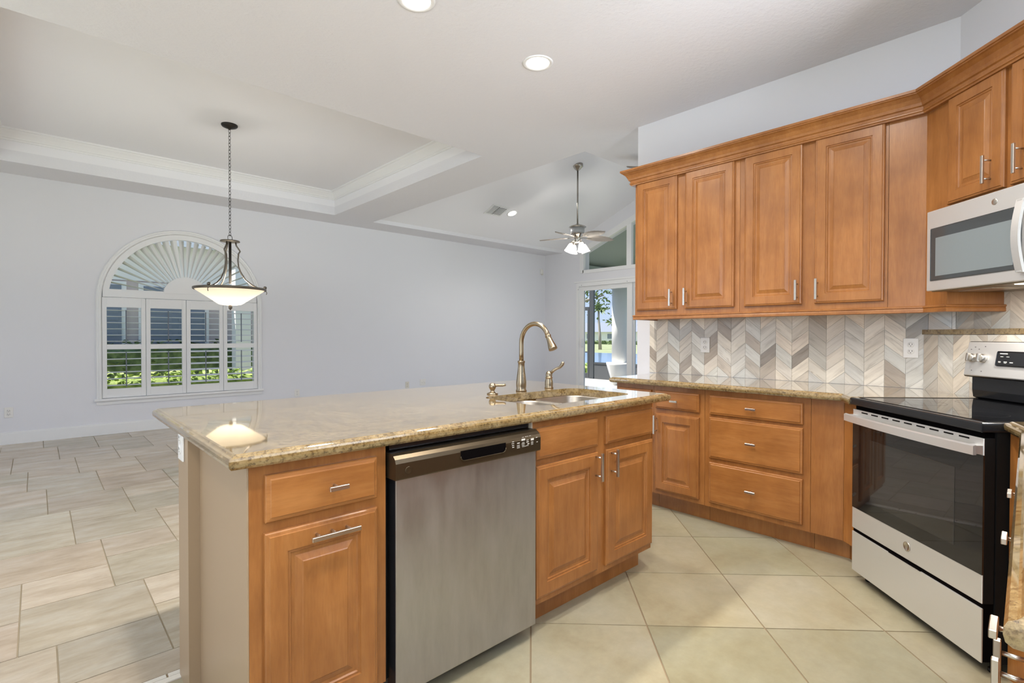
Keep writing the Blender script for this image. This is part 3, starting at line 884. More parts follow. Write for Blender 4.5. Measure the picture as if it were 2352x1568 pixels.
# ---- right run (drawers facing the island), seen edge on
ra = math.atan2(.104 - .045, 2.362 - .768)
RX0 = Vector((2.362, .104)) ; nrm = Vector((math.sin(ra), -math.cos(ra)))      # into the cabinet
o_ = RX0 + nrm * .041
rx = lambda x: (2.362 - x) / math.cos(ra)
for lab, xa, xb, kind in (('maple drawer unit right of the range, farthest of the edge on cabinets', 2.24, 1.71, 0), ('maple drawer unit midway along the right counter, its bar pull seen end on', 1.70, 1.36, 0), ('maple cabinet nearest the viewer with paired vertical bar pulls', 1.35, .81, 1)):
    r = thing('base_cabinet', lab, 'cabinet', (o_.x, o_.y, 0), PI + ra)
    a, b = rx(xa), rx(xb); carcass(r, a, b, .60, z1=.883)
    c = (a + b) / 2 if not kind else rx(1.05)
    drawer(r, a + .015, b - .015, .722, .855, L=.058, hx=c, hz=.790)
    if kind:
        door(r, a + .015, (a + b) / 2 - .008, .135, .70, rx(1.20), .645, .128); door(r, (a + b) / 2 + .008, b - .015, .135, .70, rx(1.125), .645, .128)
    else:
        drawer(r, a + .015, b - .015, .145, .702, xa > 2, L=.058, hz=.40)
rf = thing('corner_filler', 'angled maple strip touching the right side of the range', 'cabinet panel', (*SX(SW + .006, .085), 0), -PI * .75)
bm = new(); box(bm, .0, .125, .0, .02, .0, .883); obj('angled_panel', bm, 'maple', rf)

# ---- wall cabinets (door fronts at x = 3.485)
UX, U0 = 3.505, 2.345
uy = lambda y: U0 - y
ZU0, ZU1, UD = 1.385, 2.425, .31
DA = [('pair of maple wall cabinets at the free end, nearest the patio doors', 2.345, 1.517, ((2.324, 1.978, 2.013), (1.912, 1.551, 1.897))), ('pair of maple wall cabinets next to the plain corner panel', 1.515, .690, ((1.481, 1.127, 1.150), (1.055, .705, 1.037)))]
for lab, a, b, ds in DA:
    r = thing('wall_cabinet', lab, 'cabinet', (UX, U0, 0), RK)
    carcass(r, uy(a), uy(b), UD, ZU0, ZU1, toe=False, top=True)
    for y0, y1, hy in ds: door(r, uy(y0), uy(y1), 1.422, 2.420, uy(hy), 1.508, .125)
UYC = .531 - .0083
r = thing('corner_filler', 'tall plain maple panel in the corner of the wall cabinets', 'cabinet panel', (UX, U0, 0), RK)
bx('board', r, 'maple', uy(.688), uy(UYC), 0, .02, ZU0, ZU1); 
dg = thing('wall_cabinet', 'maple double door wall cabinet on the diagonal above the microwave', 'cabinet', (UX, UYC, 0), -PI * .75)
carcass(dg, .146, .96, .30, 1.860, ZU1, toe=False, top=True)
door(dg, .156, .470, 1.888, 2.420, .408, 1.985, .128); door(dg, .499, .813, 1.888, 2.420, .56, 1.985, .128)
bm = new(); box(bm, 0, .145, 0, .02, ZU0, ZU1); box(bm, .127, .145, .02, .30, ZU0, 1.80); df = thing('corner_filler', 'angled maple side panel dropping below the left side of the microwave', 'cabinet panel', (UX, UYC, 0), -PI * .75); obj('board', bm, 'maple', df)
# crown and light rail
pth = [(3.813, U0), (UX - .02, U0), (UX - .02, UYC + .0), ]
dgp = lambda s, d: (UX - .70711 * s + .70711 * d, UYC - .70711 * s - .70711 * d)
cpt = (UX, U0 + .0)
c_ = (UX - .002, UYC + .001)
path = [(3.813, U0 + .002), (UX - .004, U0 + .002), c_, dgp(1.02, -.003)]
pth = path[::-1]   # outward (left of travel) faces the room when walked from the diagonal to the free end
bm = new(); sweep(bm, pth, [(0, 2.412), (.024, 2.412), (.026, 2.420), (.032, 2.424), (.032, 2.430), (.027, 2.434), (.029, 2.447), (.037, 2.452), (.042, 2.466), (.054, 2.488), (.070, 2.503), (.078, 2.507), (.080, 2.512), (.086, 2.514), (.086, 2.528), (0, 2.528)])
tag(obj('crown_molding', bm, 'maple_horizontal'), 'stepped maple crown molding topping the wall cabinets', 'molding')
path = [(3.813, U0 - .001), (UX - .001, U0 - .001), c_, dgp(.144, -.001), dgp(.144, .29)]
bm = new(); sweep(bm, path[::-1], [(0, 1.386), (.012, 1.386), (.016, 1.382), (.016, 1.376), (.011, 1.373), (.013, 1.366), (.013, 1.352), (.008, 1.349), (-.018, 1.349), (-.018, 1.386)])
tag(obj('light_rail', bm, 'maple_horizontal'), 'slim maple light rail under the wall cabinets', 'molding')

# ------------------------------------------------------------------ backsplash
CW, CH, RISE = .105, .0905, .088


def chevron(name, parent, u0, u1, z0, z1, seed, first, zo, light):
    """local x right, z up, front towards -y"""
    R_ = random.Random(seed); bm = new()
    lay = bm.loops.layers.color.new('tone'); uvl = bm.loops.layers.uv.new('UVMap')
    k0 = math.floor((u0 - first) / CW)
    for k in range(k0, k0 + int((u1 - u0) / CW) + 3):
        xa = first + k * CW; up = 1 if k % 2 == 0 else -1
        n = int((z1 - z0) / CH) + 5
        for j in range(-3, n):
            zb = zo + j * CH + (0 if up > 0 else RISE)
            poly = [(xa, zb), (xa + CW, zb + up * RISE), (xa + CW, zb + up * RISE + CH), (xa, zb + CH)]
            q = clip(poly, u0, u1, z0, z1)
            if len(q) < 3: continue
            q = shrink(q, .0007)
            t = R_.random()
            if t < light: c = (.90, .88, .84)
            elif t < light + .26: c = (.85, .825, .785)
            elif t < light + .42: c = (.75, .715, .67)
            else: c = (.67, .63, .585)
            f_ = R_.uniform(.94, 1.05); w_ = R_.uniform(-.02, .03); c = (c[0] * f_ * (1 + w_), c[1] * f_, c[2] * f_ * (1 - w_))
            a = [bm.verts.new((x, -.008, z)) for x, z in q]; b = [bm.verts.new((x, -.003, z)) for x, z in q]
            fs = [bm.faces.new(a)]
            for i in range(len(q)): fs.append(bm.faces.new((a[i], b[i], b[(i + 1) % len(q)], a[(i + 1) % len(q)])))
            ox, oy = R_.uniform(0, 50), R_.uniform(0, 50); L_ = math.hypot(CW, RISE); ex, ez = CW / L_, up * RISE / L_
            for f in fs:
                for lp in f.loops:
                    x, z = lp.vert.co.x - xa, lp.vert.co.z - zb
                    lp[lay] = (*c, 1); lp[uvl].uv = (ox + x * ex + z * ez, oy - x * ez + z * ex)
    o = obj(name, bm, 'chevron_marble', parent)
    bm = new(); box(bm, u0, u1, -.004, -.0004, z0, z1); obj('grout', bm, 'marble_grout', o); return o


bs = thing('chevron_backsplash', 'grey and cream marble chevron backsplash below the long row of wall cabinets', 'backsplash', (XK, 2.402, 0), RK)
chevron('tile_panel', bs, 0, 2.402 - .43, .9155, 1.386, 3, 2.402 - 2.337 - .0, .905, .50)
b2 = thing('chevron_backsplash', 'marble chevron tiles on the low diagonal wall behind the range, toned paler for lamp glow', 'backsplash', (XK - .002, .572 + .002, 0), -PI * .75)
chevron('tile_panel', b2, .012, 1.64, .80, 1.232, 5, .012, .905, .72)  # more pale tiles here: the microwave lamp's glow is put into the tones
b3 = thing('chevron_backsplash', 'marble chevron tiles between the stone ledge and the microwave', 'backsplash', (XK, .425, 0), -PI * .75)
chevron('tile_panel', b3, .002, 1.55, 1.262, 1.85, 9, .013, 1.27, .66)  # extra pale tiles, again painting in the lamp glow
bm = new(); P_ = lambda s, d: (XK - .70711 * s + .70711 * d, .572 - .70711 * s - .70711 * d)
prism(bm, [P_(.0, -.012), P_(1.64, -.012), P_(1.64, .098), P_(.098, .098), (XK - .009, .565)], 1.234, 1.262)
tag(obj('stone_ledge', bm, 'granite'), 'granite ledge across the diagonal wall above the range', 'ledge')


def outlet(label, loc, rotz, w=.073, h=.116, faces=2, mat='plastic_white'):
    r = thing('outlet', label, 'outlet', loc, rotz)
    bm = new(); box(bm, -w / 2, w / 2, -.007, 0, -h / 2, h / 2, .0028, 2); obj('plate', bm, mat, r)
    for k in range(faces):
        z = (.020 if k == 0 else -.020)
        bm = new(); lathe(bm, [(.0165, 0), (.0165, .002), (.0155, .0028), (0, .0028)], (0, -.0068, z), 18, (0, -1, 0)); f = obj('receptacle', bm, mat, r)
        bm = new(); box(bm, -.008, -.0055, -.0102, -.0094, z - .001, z + .008); box(bm, .0055, .008, -.0102, -.0094, z - .001, z + .008); box(bm, -.002, .002, -.0102, -.0094, z - .009, z - .005); obj('slot', bm, 'slot_dark', f)
    return r


outlet('white outlet on the chevron backsplash below the left wall cabinets', (XK - .0085, 1.908, 1.152), RK)
outlet('white outlet on the chevron backsplash near the range', (XK - .0085, .632, 1.153), RK)
outlet('white outlet low on the far wall at the left edge, left of the arched window', (-.234, YF, .355), 0)
outlet('white outlet low on the far wall, just right of the arched window', (2.927, YF, .337), 0)
outlet('ivory outlet low on the far wall beside the cable plate', (4.863, YF, .335), 0, mat='plastic_ivory')
cp = outlet('cable plate with a short stub on the far wall left of the faucet', (5.19, YF, .365), 0, faces=0, w=.115)
bm = new(); tube(bm, [(.02, -.006, .01), (.02, -.03, .01), (.03, -.04, -.02)], .006, 8); obj('cable_stub', bm, 'plastic_white', cp)
bm = new(); tube(bm, [(-.02, -.006, .0), (-.02, -.025, 0)], .006, 8); obj('cable_stub', bm, 'plastic_white', cp)
outlet('white outlet at the top of the island knee wall post', (.372, 2.10, .845), PI / 2 * 3)
ms = thing('motion_sensor', 'small white motion sensor high in the corner of the far wall', 'sensor', (8.30, YF, 2.60))
bm = new(); box(bm, -.035, .035, -.045, 0, -.01, .10, .012, 2); obj('housing', bm, 'plastic_white', ms)
bm = new(); lathe(bm, [(.022, 0), (.020, .012), (.010, .020), (0, .022)], (0, -.035, -.012), 16, (0, -.6, -1)); obj('lens', bm, 'plastic_ivory', ms)

# ------------------------------------------------------------------ range (local: x right, y deep, origin at its front left foot)
st = thing('range', 'stainless steel electric range with a black glass top across the corner', 'range', (3.02, .733, 0), -PI * .75)
bx('body', st, 'black_matte', .004, SW, .045, .640, .045, .885)
bm = new(); box(bm, -.006, SW + .006, -.014, .655, .880, .915, .006, 2); ct = obj('cooktop_frame', bm, 'black_enamel', st)
bm = new(); box(bm, .018, SW - .018, .02, .595, .9148, .9175, .001); obj('glass_top', bm, 'black_glass', ct)
bm = new(); box(bm, .02, .03, .025, .585, .9146, .9195); obj('side_trim', bm, 'brushed_iron', ct)
bm = new()
for cx, cy_, rr_ in ((.20, .16, .115), (.55, .16, .085), (.20, .44, .08), (.55, .44, .10)):
    for k in range(40):
        a, b = 2 * PI * k / 40, 2 * PI * (k + 1) / 40
        v_ = [bm.verts.new((cx + q_ * math.cos(t_), cy_ + q_ * math.sin(t_), .91765)) for t_, q_ in ((a, rr_), (b, rr_), (b, rr_ - .002), (a, rr_ - .002))]; bm.faces.new(v_)
obj('burner_ring', bm, 'black_enamel', ct)
# oven door
bm = new(); Z0, Z1 = .262, .858
box(bm, .002, SW - .002, .0, .005, Z0, .366, .0015)
od = obj('oven_door', bm, 'stainless_bright', st)
bx('top_trim', od, 'stainless_bright', .002, SW - .002, 0, .005, .796, Z1, bev=.0015)
bx('door_core', od, 'black_matte', .002, SW - .002, .0052, .04, Z0, Z1)
bm = new(); box(bm, .002, SW - .002, -.001, .005, .366, .797); gl_ = obj('door_glass', bm, 'black_glass', od)
bm = new(); box(bm, .135, SW - .125, -.0022, -.0008, .425, .725, .0006); obj('window', bm, 'oven_window', gl_)
bm = new(); box(bm, .01, SW - .01, .010, .045, Z1 + .002, .876); obj('vent_gap', bm, 'black_gap', od)
for k in range(9): bx('vent_slot', od, 'black_gap', .07 + k * .072, .115 + k * .072, -.0015, .001, .846, .851)
# bowed handle
bm = new(); L = []; n = 22
for k in range(n + 1):
    t = k / n; x = -.004 + (SW + .008) * t; yb = -.062 + .026 * (2 * t - 1) ** 2 if 0 < t < 1 else -.036
    yb = -.064 + .022 * (2 * t - 1) ** 2
    L.append([bm.verts.new(p) for p in ((x, yb, .800), (x, yb, .832), (x, yb + .010, .836), (x, yb + .012, .800))])
for a, b in zip(L, L[1:]):
    for i in range(4): bm.faces.new((a[i], a[(i + 1) % 4], b[(i + 1) % 4], b[i]))
bm.faces.new(L[0]); bm.faces.new(L[-1][::-1])
box(bm, .004, .04, -.040, .004, .802, .832); box(bm, SW - .04, SW - .004, -.040, .004, .802, .832)
obj('handle', bm, 'stainless_bright', od)
bm = new(); lathe(bm, [(.020, 0), (.020, .002), (.017, .003), (.016, .0022), (.0, .0022)], (.382, -.0005, .318), 28, (0, -1, 0)); obj('badge', bm, 'nickel', od)
bm = new(); box(bm, .002, SW - .002, .0, .006, .048, .245, .002, 2); dw_ = obj('storage_drawer', bm, 'stainless_bright', st)
bm = new(); box(bm, .004, SW - .004, .0062, .04, .05, .262); box(bm, .27, .46, -.002, .006, .2455, .250); obj('drawer_gap', bm, 'black_gap', dw_)
for x, y in ((.03, .07), (SW - .03, .07), (.03, .58), (SW - .03, .58)):
    bm = new(); lathe(bm, [(.018, 0), (.018, .01), (.012, .012), (.012, .05)], (x, y, 0), 12); obj('foot', bm, 'black_enamel', st)
# backguard
bm = new(); pr = [(.60, .9165), (.585, .925), (.580, .96), (.580, 1.025), (.66, 1.025), (.66, .9165)]
A = [bm.verts.new((.0, y, z)) for y, z in pr]; B = [bm.verts.new((SW, y, z)) for y, z in pr]
for i in range(len(pr)): bm.faces.new((A[i], A[(i + 1) % len(pr)], B[(i + 1) % len(pr)], B[i]))
bm.faces.new(A); bm.faces.new(B[::-1]); bg_ = obj('backguard', bm, 'black_enamel', st)
# leaning control panel: frame along the slope
pz0, pz1, py0, py1 = 1.030, 1.196, .545, .572
nz = Vector((0, py1 - py0, pz1 - pz0)).normalized(); ny = Vector((0, -nz.z, nz.y))
ML = Matrix(((1, 0, 0, -.006), (0, -ny.y, nz.y, py0), (0, -ny.z, nz.z, pz0), (0, 0, 0, 1)))   # local x, depth, up-slope
HL = (Vector((0, py1 - py0, pz1 - pz0))).length


def on_slope(b2, bm): merge(bm, b2, ML); b2.free()


bm = new(); b2 = new(); box(b2, -.006, SW + .018, .001, .07, -.004, HL + .004, .006, 2); on_slope(b2, bm); cb = obj('panel_shell', bm, 'black_enamel', bg_)
bm = new(); b2 = new(); box(b2, 0, SW + .012, -.006, .004, 0, HL, .005, 2); on_slope(b2, bm); cpn = obj('control_panel', bm, 'stainless_bright', bg_)
bm = new(); b2 = new(); box(b2, .172, .60, -.0085, -.005, .055, .125, .006, 2); on_slope(b2, bm); dsp = obj('display', bm, 'black_enamel', cpn)
bm = new(); b2 = new()
for x, z, w, h in ((.205, .114, .038, .004), (.198, .100, .014, .002), (.228, .100, .014, .002), (.190, .076, .012, .003), (.219, .076, .016, .003), (.219, .071, .012, .002), (.249, .074, .016, .004), (.190, .072, .012, .001)):
    box(b2, x - w / 2, x + w / 2, -.0092, -.0082, z - h / 2, z + h / 2)
on_slope(b2, bm); obj('markings', bm, 'mark_white', dsp)
bm = new(); b2 = new()
for x, z in ((.045, .142), (.10, .146), (.045, .027), (.10, .025), (.024, .13), (.068, .132)): box(b2, x - .003, x + .003, -.0066, -.0055, z - .0015, z + .0015)
on_slope(b2, bm); obj('dial_marks', bm, 'mark_dark', cpn)
for x in (.042, .100, SW - .09, SW - .032):
    bm = new(); b2 = new(); lathe(b2, [(.021, .004), (.022, .010), (.0195, .024), (.017, .026), (0, .026)], (x, 0, .088), 24, (0, -1, 0)); box(b2, x - .006, x + .006, -.040, -.024, .068, .108, .003, 2); on_slope(b2, bm); obj('knob', bm, 'nickel', cpn)

# ------------------------------------------------------------------ microwave (same frame as the diagonal cabinet)
mw = thing('microwave', 'stainless steel over the range microwave with a grey window', 'microwave', (UX, UYC, 0), -PI * .75)
m0, m1 = .147, .905; mf = -.105
bx('body', mw, 'black_enamel', m0 + .004, m1 - .004, mf + .035, .285, 1.462, 1.855)
bm = new(); box(bm, m0, m1 - .135, mf, mf + .038, 1.452, 1.852, .004, 2); md = obj('door', bm, 'stainless_bright', mw)
bm = new(); box(bm, m0 + .027, .655, mf - .0015, mf + .002, 1.500, 1.762, .0045, 2); mg = obj('window', bm, 'mw_glass', md)
bm = new(); box(bm, m0 + .060, .620, mf - .0024, mf - .001, 1.522, 1.712, .0006); obj('screen', bm, 'mw_screen', mg)
bm = new(); L = []
for k in range(15):
    t = k / 14; z = 1.485 + .30 * t; y = mf - .018 - .022 * math.sin(PI * t)
    L.append([bm.verts.new(p) for p in ((.650, y, z), (.682, y, z), (.682, y + .012, z), (.650, y + .012, z))])
for a, b in zip(L, L[1:]):
    for i in range(4): bm.faces.new((a[i], a[(i + 1) % 4], b[(i + 1) % 4], b[i]))
bm.faces.new(L[0]); bm.faces.new(L[-1][::-1]); box(bm, .655, .677, mf - .02, mf + .002, 1.487, 1.505); box(bm, .655, .677, mf - .02, mf + .002, 1.765, 1.783); obj('handle', bm, 'stainless_bright', md)
bm = new(); lathe(bm, [(.014, 0), (.014, .0012), (.012, .002), (.0, .0016)], (.530, mf, 1.808), 24, (0, -1, 0)); obj('badge', bm, 'nickel', md)
bx('control_panel', mw, 'black_glass', m1 - .133, m1, mf + .001, mf + .038, 1.452, 1.852, bev=.003)
bm = new(); box(bm, m0 + .01, m1 - .01, mf + .02, .28, 1.448, 1.463); ub = obj('underside', bm, 'underside_bronze', mw)
bm = new(); box(bm, .22, .40, .0, .14, 1.4455, 1.449); obj('filter', bm, 'nickel', ub)
bm = new(); box(bm, .56, .63, mf + .06, mf + .10, 1.4462, 1.449); obj('bulb_lens', bm, 'mw_bulb', ub)
lp_ = lamp('cooktop_light', 'AREA', (0, 0, 0), 5.5, WARM, shape='RECTANGLE', size=.08, size_y=.05); lp_.parent = mw; lp_.location = (.595, mf + .08, 1.442)

# ------------------------------------------------------------------ ceiling fittings


def can(label, x, y, z, E, nrm_=(0, 0, -1), visible=True, spread=150):
    r = thing('recessed_light', label, 'ceiling light', (x, y, z), 0, 'round recessed ceiling lights')
    n_ = Vector(nrm_).normalized()
    bm = new(); lathe(bm, [(.100, -.001), (.100, .003), (.092, .006), (.078, .004), (.074, .0)], (0, 0, 0), 32, n_, cap=False); obj('trim_ring', bm, 'trim_paint', r)
    bm = new(); lathe(bm, [(.076, .001), (.060, .004), (0, .005)], (0, 0, 0), 28, n_); obj('lens', bm, 'lamp_lens', r)
    l_ = lamp('recessed_bulb', 'AREA', Vector((x, y, z)) + n_ * .012, E, WARM, aim=Vector((x, y, z)) + n_, shape='DISK', size=.14, spread=math.radians(spread))
    return r


CANE = 20
can('round recessed ceiling light in the kitchen, nearer the middle of the picture', 2.433, 2.385, ZC, CANE)
can('round recessed ceiling light cut by the top edge of the picture', 1.505, 2.385, ZC, CANE)
nv = Vector((0, -VS, -1)).normalized()
can('small recessed light on the sloping ceiling beside the air vent', 6.215, 6.72, vz(6.72), 14, nv)
for x, y in ((.58, 2.385), (2.05, .95), (.75, .55), (-.6, .5)):   # further kitchen downlights behind and above the viewer
    lamp('recessed_bulb', 'AREA', (x, y, ZC - .012), CANE, WARM, aim=(x, y, 0), shape='DISK', size=.14, spread=math.radians(150))
av = thing('air_vent', 'square white air supply vent on the sloping ceiling', 'vent', (5.86, 6.73, vz(6.73)), 0); av.rotation_euler = (-math.atan(VS), 0, 0)
bm = new(); box(bm, -.19, .19, -.15, .15, -.006, .0); obj('frame', bm, 'trim_paint', av)
bm = new(); box(bm, -.155, .155, -.115, .115, -.0075, -.005); bk = obj('opening', bm, 'slot_dark', av)
bm = new()
for k in range(5): box(bm, -.155 + .026 * k, -.140 + .026 * k, -.115, .115, -.012, -.006)
for k in range(7): box(bm, -.02, .155, -.115 + .034 * k, -.098 + .034 * k, -.012, -.006)
obj('slats', bm, 'trim_paint', av)

# pendant over the dining area
PXY = (1.446, 5.773)
pd = thing('pendant_lamp', 'dark iron pendant lamp with a glowing cone shaped glass bowl', 'pendant lamp', (*PXY, 0))
bm = new(); lathe(bm, [(.075, 3.345), (.075, 3.335), (.068, 3.325), (.040, 3.312), (.014, 3.306), (.010, 3.296), (0, 3.294)], n=28); obj('canopy', bm, 'dark_iron', pd)
bm = new(); z = 3.300; k = 0


def link(bm, z, Lk, wk, rot, r_=.0026):
    pts = []
    for s in range(12):
        a = 2 * PI * s / 12; u_ = wk * math.cos(a); v_ = Lk * math.sin(a)
        pts.append((u_ * math.cos(rot), u_ * math.sin(rot), z + v_))
    ring = []
    for s in range(12):
        p = Vector(pts[s]); t = (Vector(pts[(s + 1) % 12]) - Vector(pts[s - 1])).normalized(); n1 = Vector((-math.sin(rot), math.cos(rot), 0)); n2 = t.cross(n1)
        ring.append([bm.verts.new(p + (n1 * math.cos(b) + n2 * math.sin(b)) * r_) for b in (0, PI / 2, PI, 1.5 * PI)])
    for s in range(12):
        for i in range(4): bm.faces.new((ring[s][i], ring[s][(i + 1) % 4], ring[(s + 1) % 12][(i + 1) % 4], ring[(s + 1) % 12][i]))


while z > 2.235: link(bm, z - .019, .021, .0105, (k % 2) * PI / 2 + .4); z -= .0345; k += 1
obj('chain', bm, 'dark_iron', pd)
bm = new(); link(bm, 2.205, .030, .028, .5, .0035); obj('loop', bm, 'dark_iron', pd)
bm = new(); lathe(bm, [(.0, 2.180), (.088, 2.178), (.090, 2.172), (.090, 2.166), (.080, 2.164), (0, 2.162)], n=32); obj('top_plate', bm, 'brushed_iron', pd)
bm = new(); tube(bm, [(0, 0, 2.165), (0, 0, 1.74)], .013, 12); obj('stem', bm, 'dark_iron', pd)
a0 = math.radians(-47)
for k in range(3):
    a = a0 + 2 * PI * k / 3 + .5; c, s = math.cos(a), math.sin(a); bm = new()
    prf = [(.050, 2.165), (.056, 2.13), (.085, 2.085), (.090, 2.075), (.076, 2.05), (.070, 1.98), (.075, 1.92), (.098, 1.85), (.14, 1.785), (.20, 1.735), (.262, 1.703), (.30, 1.692)]
    tube(bm, [(r_ * c, r_ * s, z_) for r_, z_ in prf], .0075, 8); ar = obj('arm', bm, 'brushed_iron', pd)
    bm = new(); cc = (.318 * c, .318 * s, 1.712); lathe(bm, [(.0, -.014), (.014, -.010), (.018, 0), (.014, .012), (0, .018)], cc, 12); tube(bm, [(.318 * c, .318 * s, 1.695), (.335 * c, .335 * s, 1.662), (.330 * c, .330 * s, 1.642)], .004, 6); obj('finial', bm, 'brushed_iron', ar)
bm = new(); lathe(bm, [(.322, 1.676), (.330, 1.680), (.333, 1.690), (.330, 1.700), (.318, 1.702), (.316, 1.690)], n=48, cap=False); bmesh.ops.remove_doubles(bm, verts=bm.verts[:], dist=1e-6); obj('rim', bm, 'brushed_iron', pd)
bm = new(); lathe(bm, [(.322, 1.688), (.300, 1.668), (.24, 1.628), (.17, 1.580), (.120, 1.545), (.098, 1.532), (.070, 1.527), (0, 1.526)], n=48, cap=False); obj('bowl', bm, 'bowl_glass', pd)
bm = new(); lathe(bm, [(.006, 1.526), (.020, 1.520), (.016, 1.512), (.020, 1.500), (.012, 1.488), (.004, 1.478), (0, 1.474)], n=16); obj('finial', bm, 'brushed_iron', pd)
lamp('pendant_bulb', 'POINT', (PXY[0] + .03, PXY[1] + .03, 1.66), 13, (1, .95, .88), shadow_soft_size=.05)

# ceiling fans
Rv = Vector((.7341, -.6790)); Fv = Vector((.6790, .7341))


def blade_mesh(tilt):
    bm = new(); r0, r1 = .20, .64; n = 16; rows = []
    for i in range(n + 1):
        t = i / n; x = r0 + (r1 - r0) * t
        w = .105 * math.sin(PI * min(1, (t * .86 + .08))) ** .7
        row = []
        for j in range(-4, 5):
            u_ = j / 4; xx = x + .045 * abs(u_) * (-1) ; zz = .010 * math.cos(j * PI) * (1 if j else 1.4) - .012 * t * t
            edge = 1 - (.06 if (i % 2 and abs(j) == 4) else 0)
            y = w * u_ * edge
            row.append(bm.verts.new((xx, y * math.cos(tilt), zz * .6 + y * math.sin(tilt))))
        rows.append(row)
    top = rows
    for a, b in zip(rows, rows[1:]):
        for j in range(8): bm.faces.new((a[j], a[j + 1], b[j + 1], b[j]))
    ext = bmesh.ops.solidify(bm, geom=bm.faces[:], thickness=.006)
    return bm


def fan(label, x, y, zb, ztop, base_deg, light, rod=True):
    r = thing('ceiling_fan', label, 'ceiling fan', (x, y, 0))
    bm = new(); lathe(bm, [(.0, ztop + .03), (.085, ztop + .03), (.085, ztop - .012), (.070, ztop - .02), (.045, ztop - .055), (.020, ztop - .075), (0, ztop - .08)], n=24); obj('canopy', bm, 'fan_metal', r)
    bm = new(); tube(bm, [(0, 0, ztop - .07), (0, 0, zb + .24)], .013, 12); obj('downrod', bm, 'fan_metal', r)
    bm = new(); lathe(bm, [(.014, zb + .285), (.03, zb + .27), (.05, zb + .262), (.10, zb + .245), (.135, zb + .228), (.138, zb + .222), (.120, zb + .214)], n=32); cap_ = obj('motor_cap', bm, 'fan_metal', r)
    bm = new(); lathe(bm, [(.110, zb + .215), (.112, zb + .13), (.110, zb + .125)], n=32); obj('motor_housing', bm, 'fan_grey', r)
    bm = new(); lathe(bm, [(.112, zb + .126), (.115, zb + .115), (.105, zb + .100), (.085, zb + .085), (.06, zb + .055), (.045, zb + .02), (.05, zb - .01), (.04, zb - .03), (0, zb - .032)], n=32); obj('switch_housing', bm, 'fan_metal', r)
    for k in range(5):
        al = math.radians(base_deg + 72 * k); d2 = Rv * math.cos(al) + Fv * math.sin(al); ang = math.atan2(d2.y, d2.x)
        bm = blade_mesh(math.radians(-13)); o = obj('blade', bm, 'leaf_wood_pale', r); o.location = (0, 0, zb + .055); o.rotation_euler = (0, 0, ang)
        bm = new(); box(bm, .07, .25, -.016, .016, -.006, .004, .003); ir = obj('blade_iron', bm, 'fan_metal', o)
    if light:
        for k in range(4):
            al = math.radians(20 + 90 * k); d2 = Rv * math.cos(al) + Fv * math.sin(al); c, s = d2.x, d2.y
            bm = new(); tube(bm, [(.03 * c, .03 * s, zb - .02), (.075 * c, .075 * s, zb + .0), (.105 * c, .105 * s, zb - .015), (.112 * c, .112 * s, zb - .05)], .007, 8); ar = obj('lamp_arm', bm, 'fan_metal', r)
            bm = new(); ax = Vector((.35 * c, .35 * s, -1)); lathe(bm, [(.022, 0), (.030, .012), (.040, .035), (.050, .07), (.062, .11), (.072, .135), (.066, .133), (.0, .10)], (.112 * c, .112 * s, zb - .045), 20, ax, cap=False); obj('bell_shade', bm, 'bell_glass', ar)
        lamp('fan_bulb', 'POINT', (x, y, zb - .24), 22, (1, .94, .84), shadow_soft_size=.10)
    return r


fx, fy = 6.375, 5.352
fan('bronze palm leaf ceiling fan with four lit bell shades over the family room', fx, fy, 2.735, vz(fy), 15, True)
fan('second palm leaf ceiling fan, only a blade tip showing left of the wall cabinets', 4.86, 2.655, 2.855, ZC + .09, 190, False)

# ------------------------------------------------------------------ outside: patio, pond, houses, planting
bm = new(); box(bm, -20, 47, -60, 140, -.9, -.75); box(bm, XB + .2, 12.2, -2, 12, -.75, -.02)
A = [(47, -.75), (78, -.45), (170, -.2), (170, -.9), (47, -.9)]
a_ = [bm.verts.new((x, -60, z)) for x, z in A]; b_ = [bm.verts.new((x, 190, z)) for x, z in A]
for k in range(5): bm.faces.new((a_[k], a_[(k + 1) % 5], b_[(k + 1) % 5], b_[k]))
lawn = tag(obj('lawn', bm, 'grass'), 'green lawn around the pond beyond the patio', 'lawn', kind='structure')
bm = new(); box(bm, XB + .2, 12.0, -2, 12, -.02, -.002); struct('floor_patio', bm, 'concrete', 'pale concrete floor of the covered patio', 'floor')
bm = new()
for y0, y1 in ((1.4, 7.9),):
    P = [(XB + .2, y0, vz(y0) - .02), (11.9, y0, vz(y0) - .02), (11.9, y1, vz(y1) - .02), (XB + .2, y1, vz(y1) - .02)]
    a_ = [bm.verts.new(p) for p in P]; b_ = [bm.verts.new((p[0], p[1], p[2] + .15)) for p in P]
    bm.faces.new(a_); bm.faces.new(b_)
    for k in range(4): bm.faces.new((a_[k], a_[(k + 1) % 4], b_[(k + 1) % 4], b_[k]))
struct('ceiling_patio', bm, 'stucco_green', 'sloping grey green ceiling of the covered patio', 'ceiling')
bm = new(); yz = [(1.4, 2.52), (7.9, 2.52), (7.9, vz(7.9) - .03), (1.4, vz(1.4) - .03)]
a_ = [bm.verts.new((11.6, y, z)) for y, z in yz]; b_ = [bm.verts.new((11.85, y, z)) for y, z in yz]
bm.faces.new(a_); bm.faces.new(b_[::-1])
for k in range(4): bm.faces.new((a_[k], a_[(k + 1) % 4], b_[(k + 1) % 4], b_[k]))
box(bm, XB + .2, 11.6, 7.72, 7.9, 2.52, vz(7.9) - .03)
struct('wall_patio_gable', bm, 'stucco_green', 'grey green beam and gable of the patio roof', 'wall')
bm = new(); box(bm, -2.4, XB + .2, YF + .2, YF + 1.25, 2.72, 2.86); struct('ceiling_sun_block', bm, 'stucco_white', 'unseen roof overhang added to keep sun out of the arched window', 'ceiling')  # out of view, added to shade the window from the sun
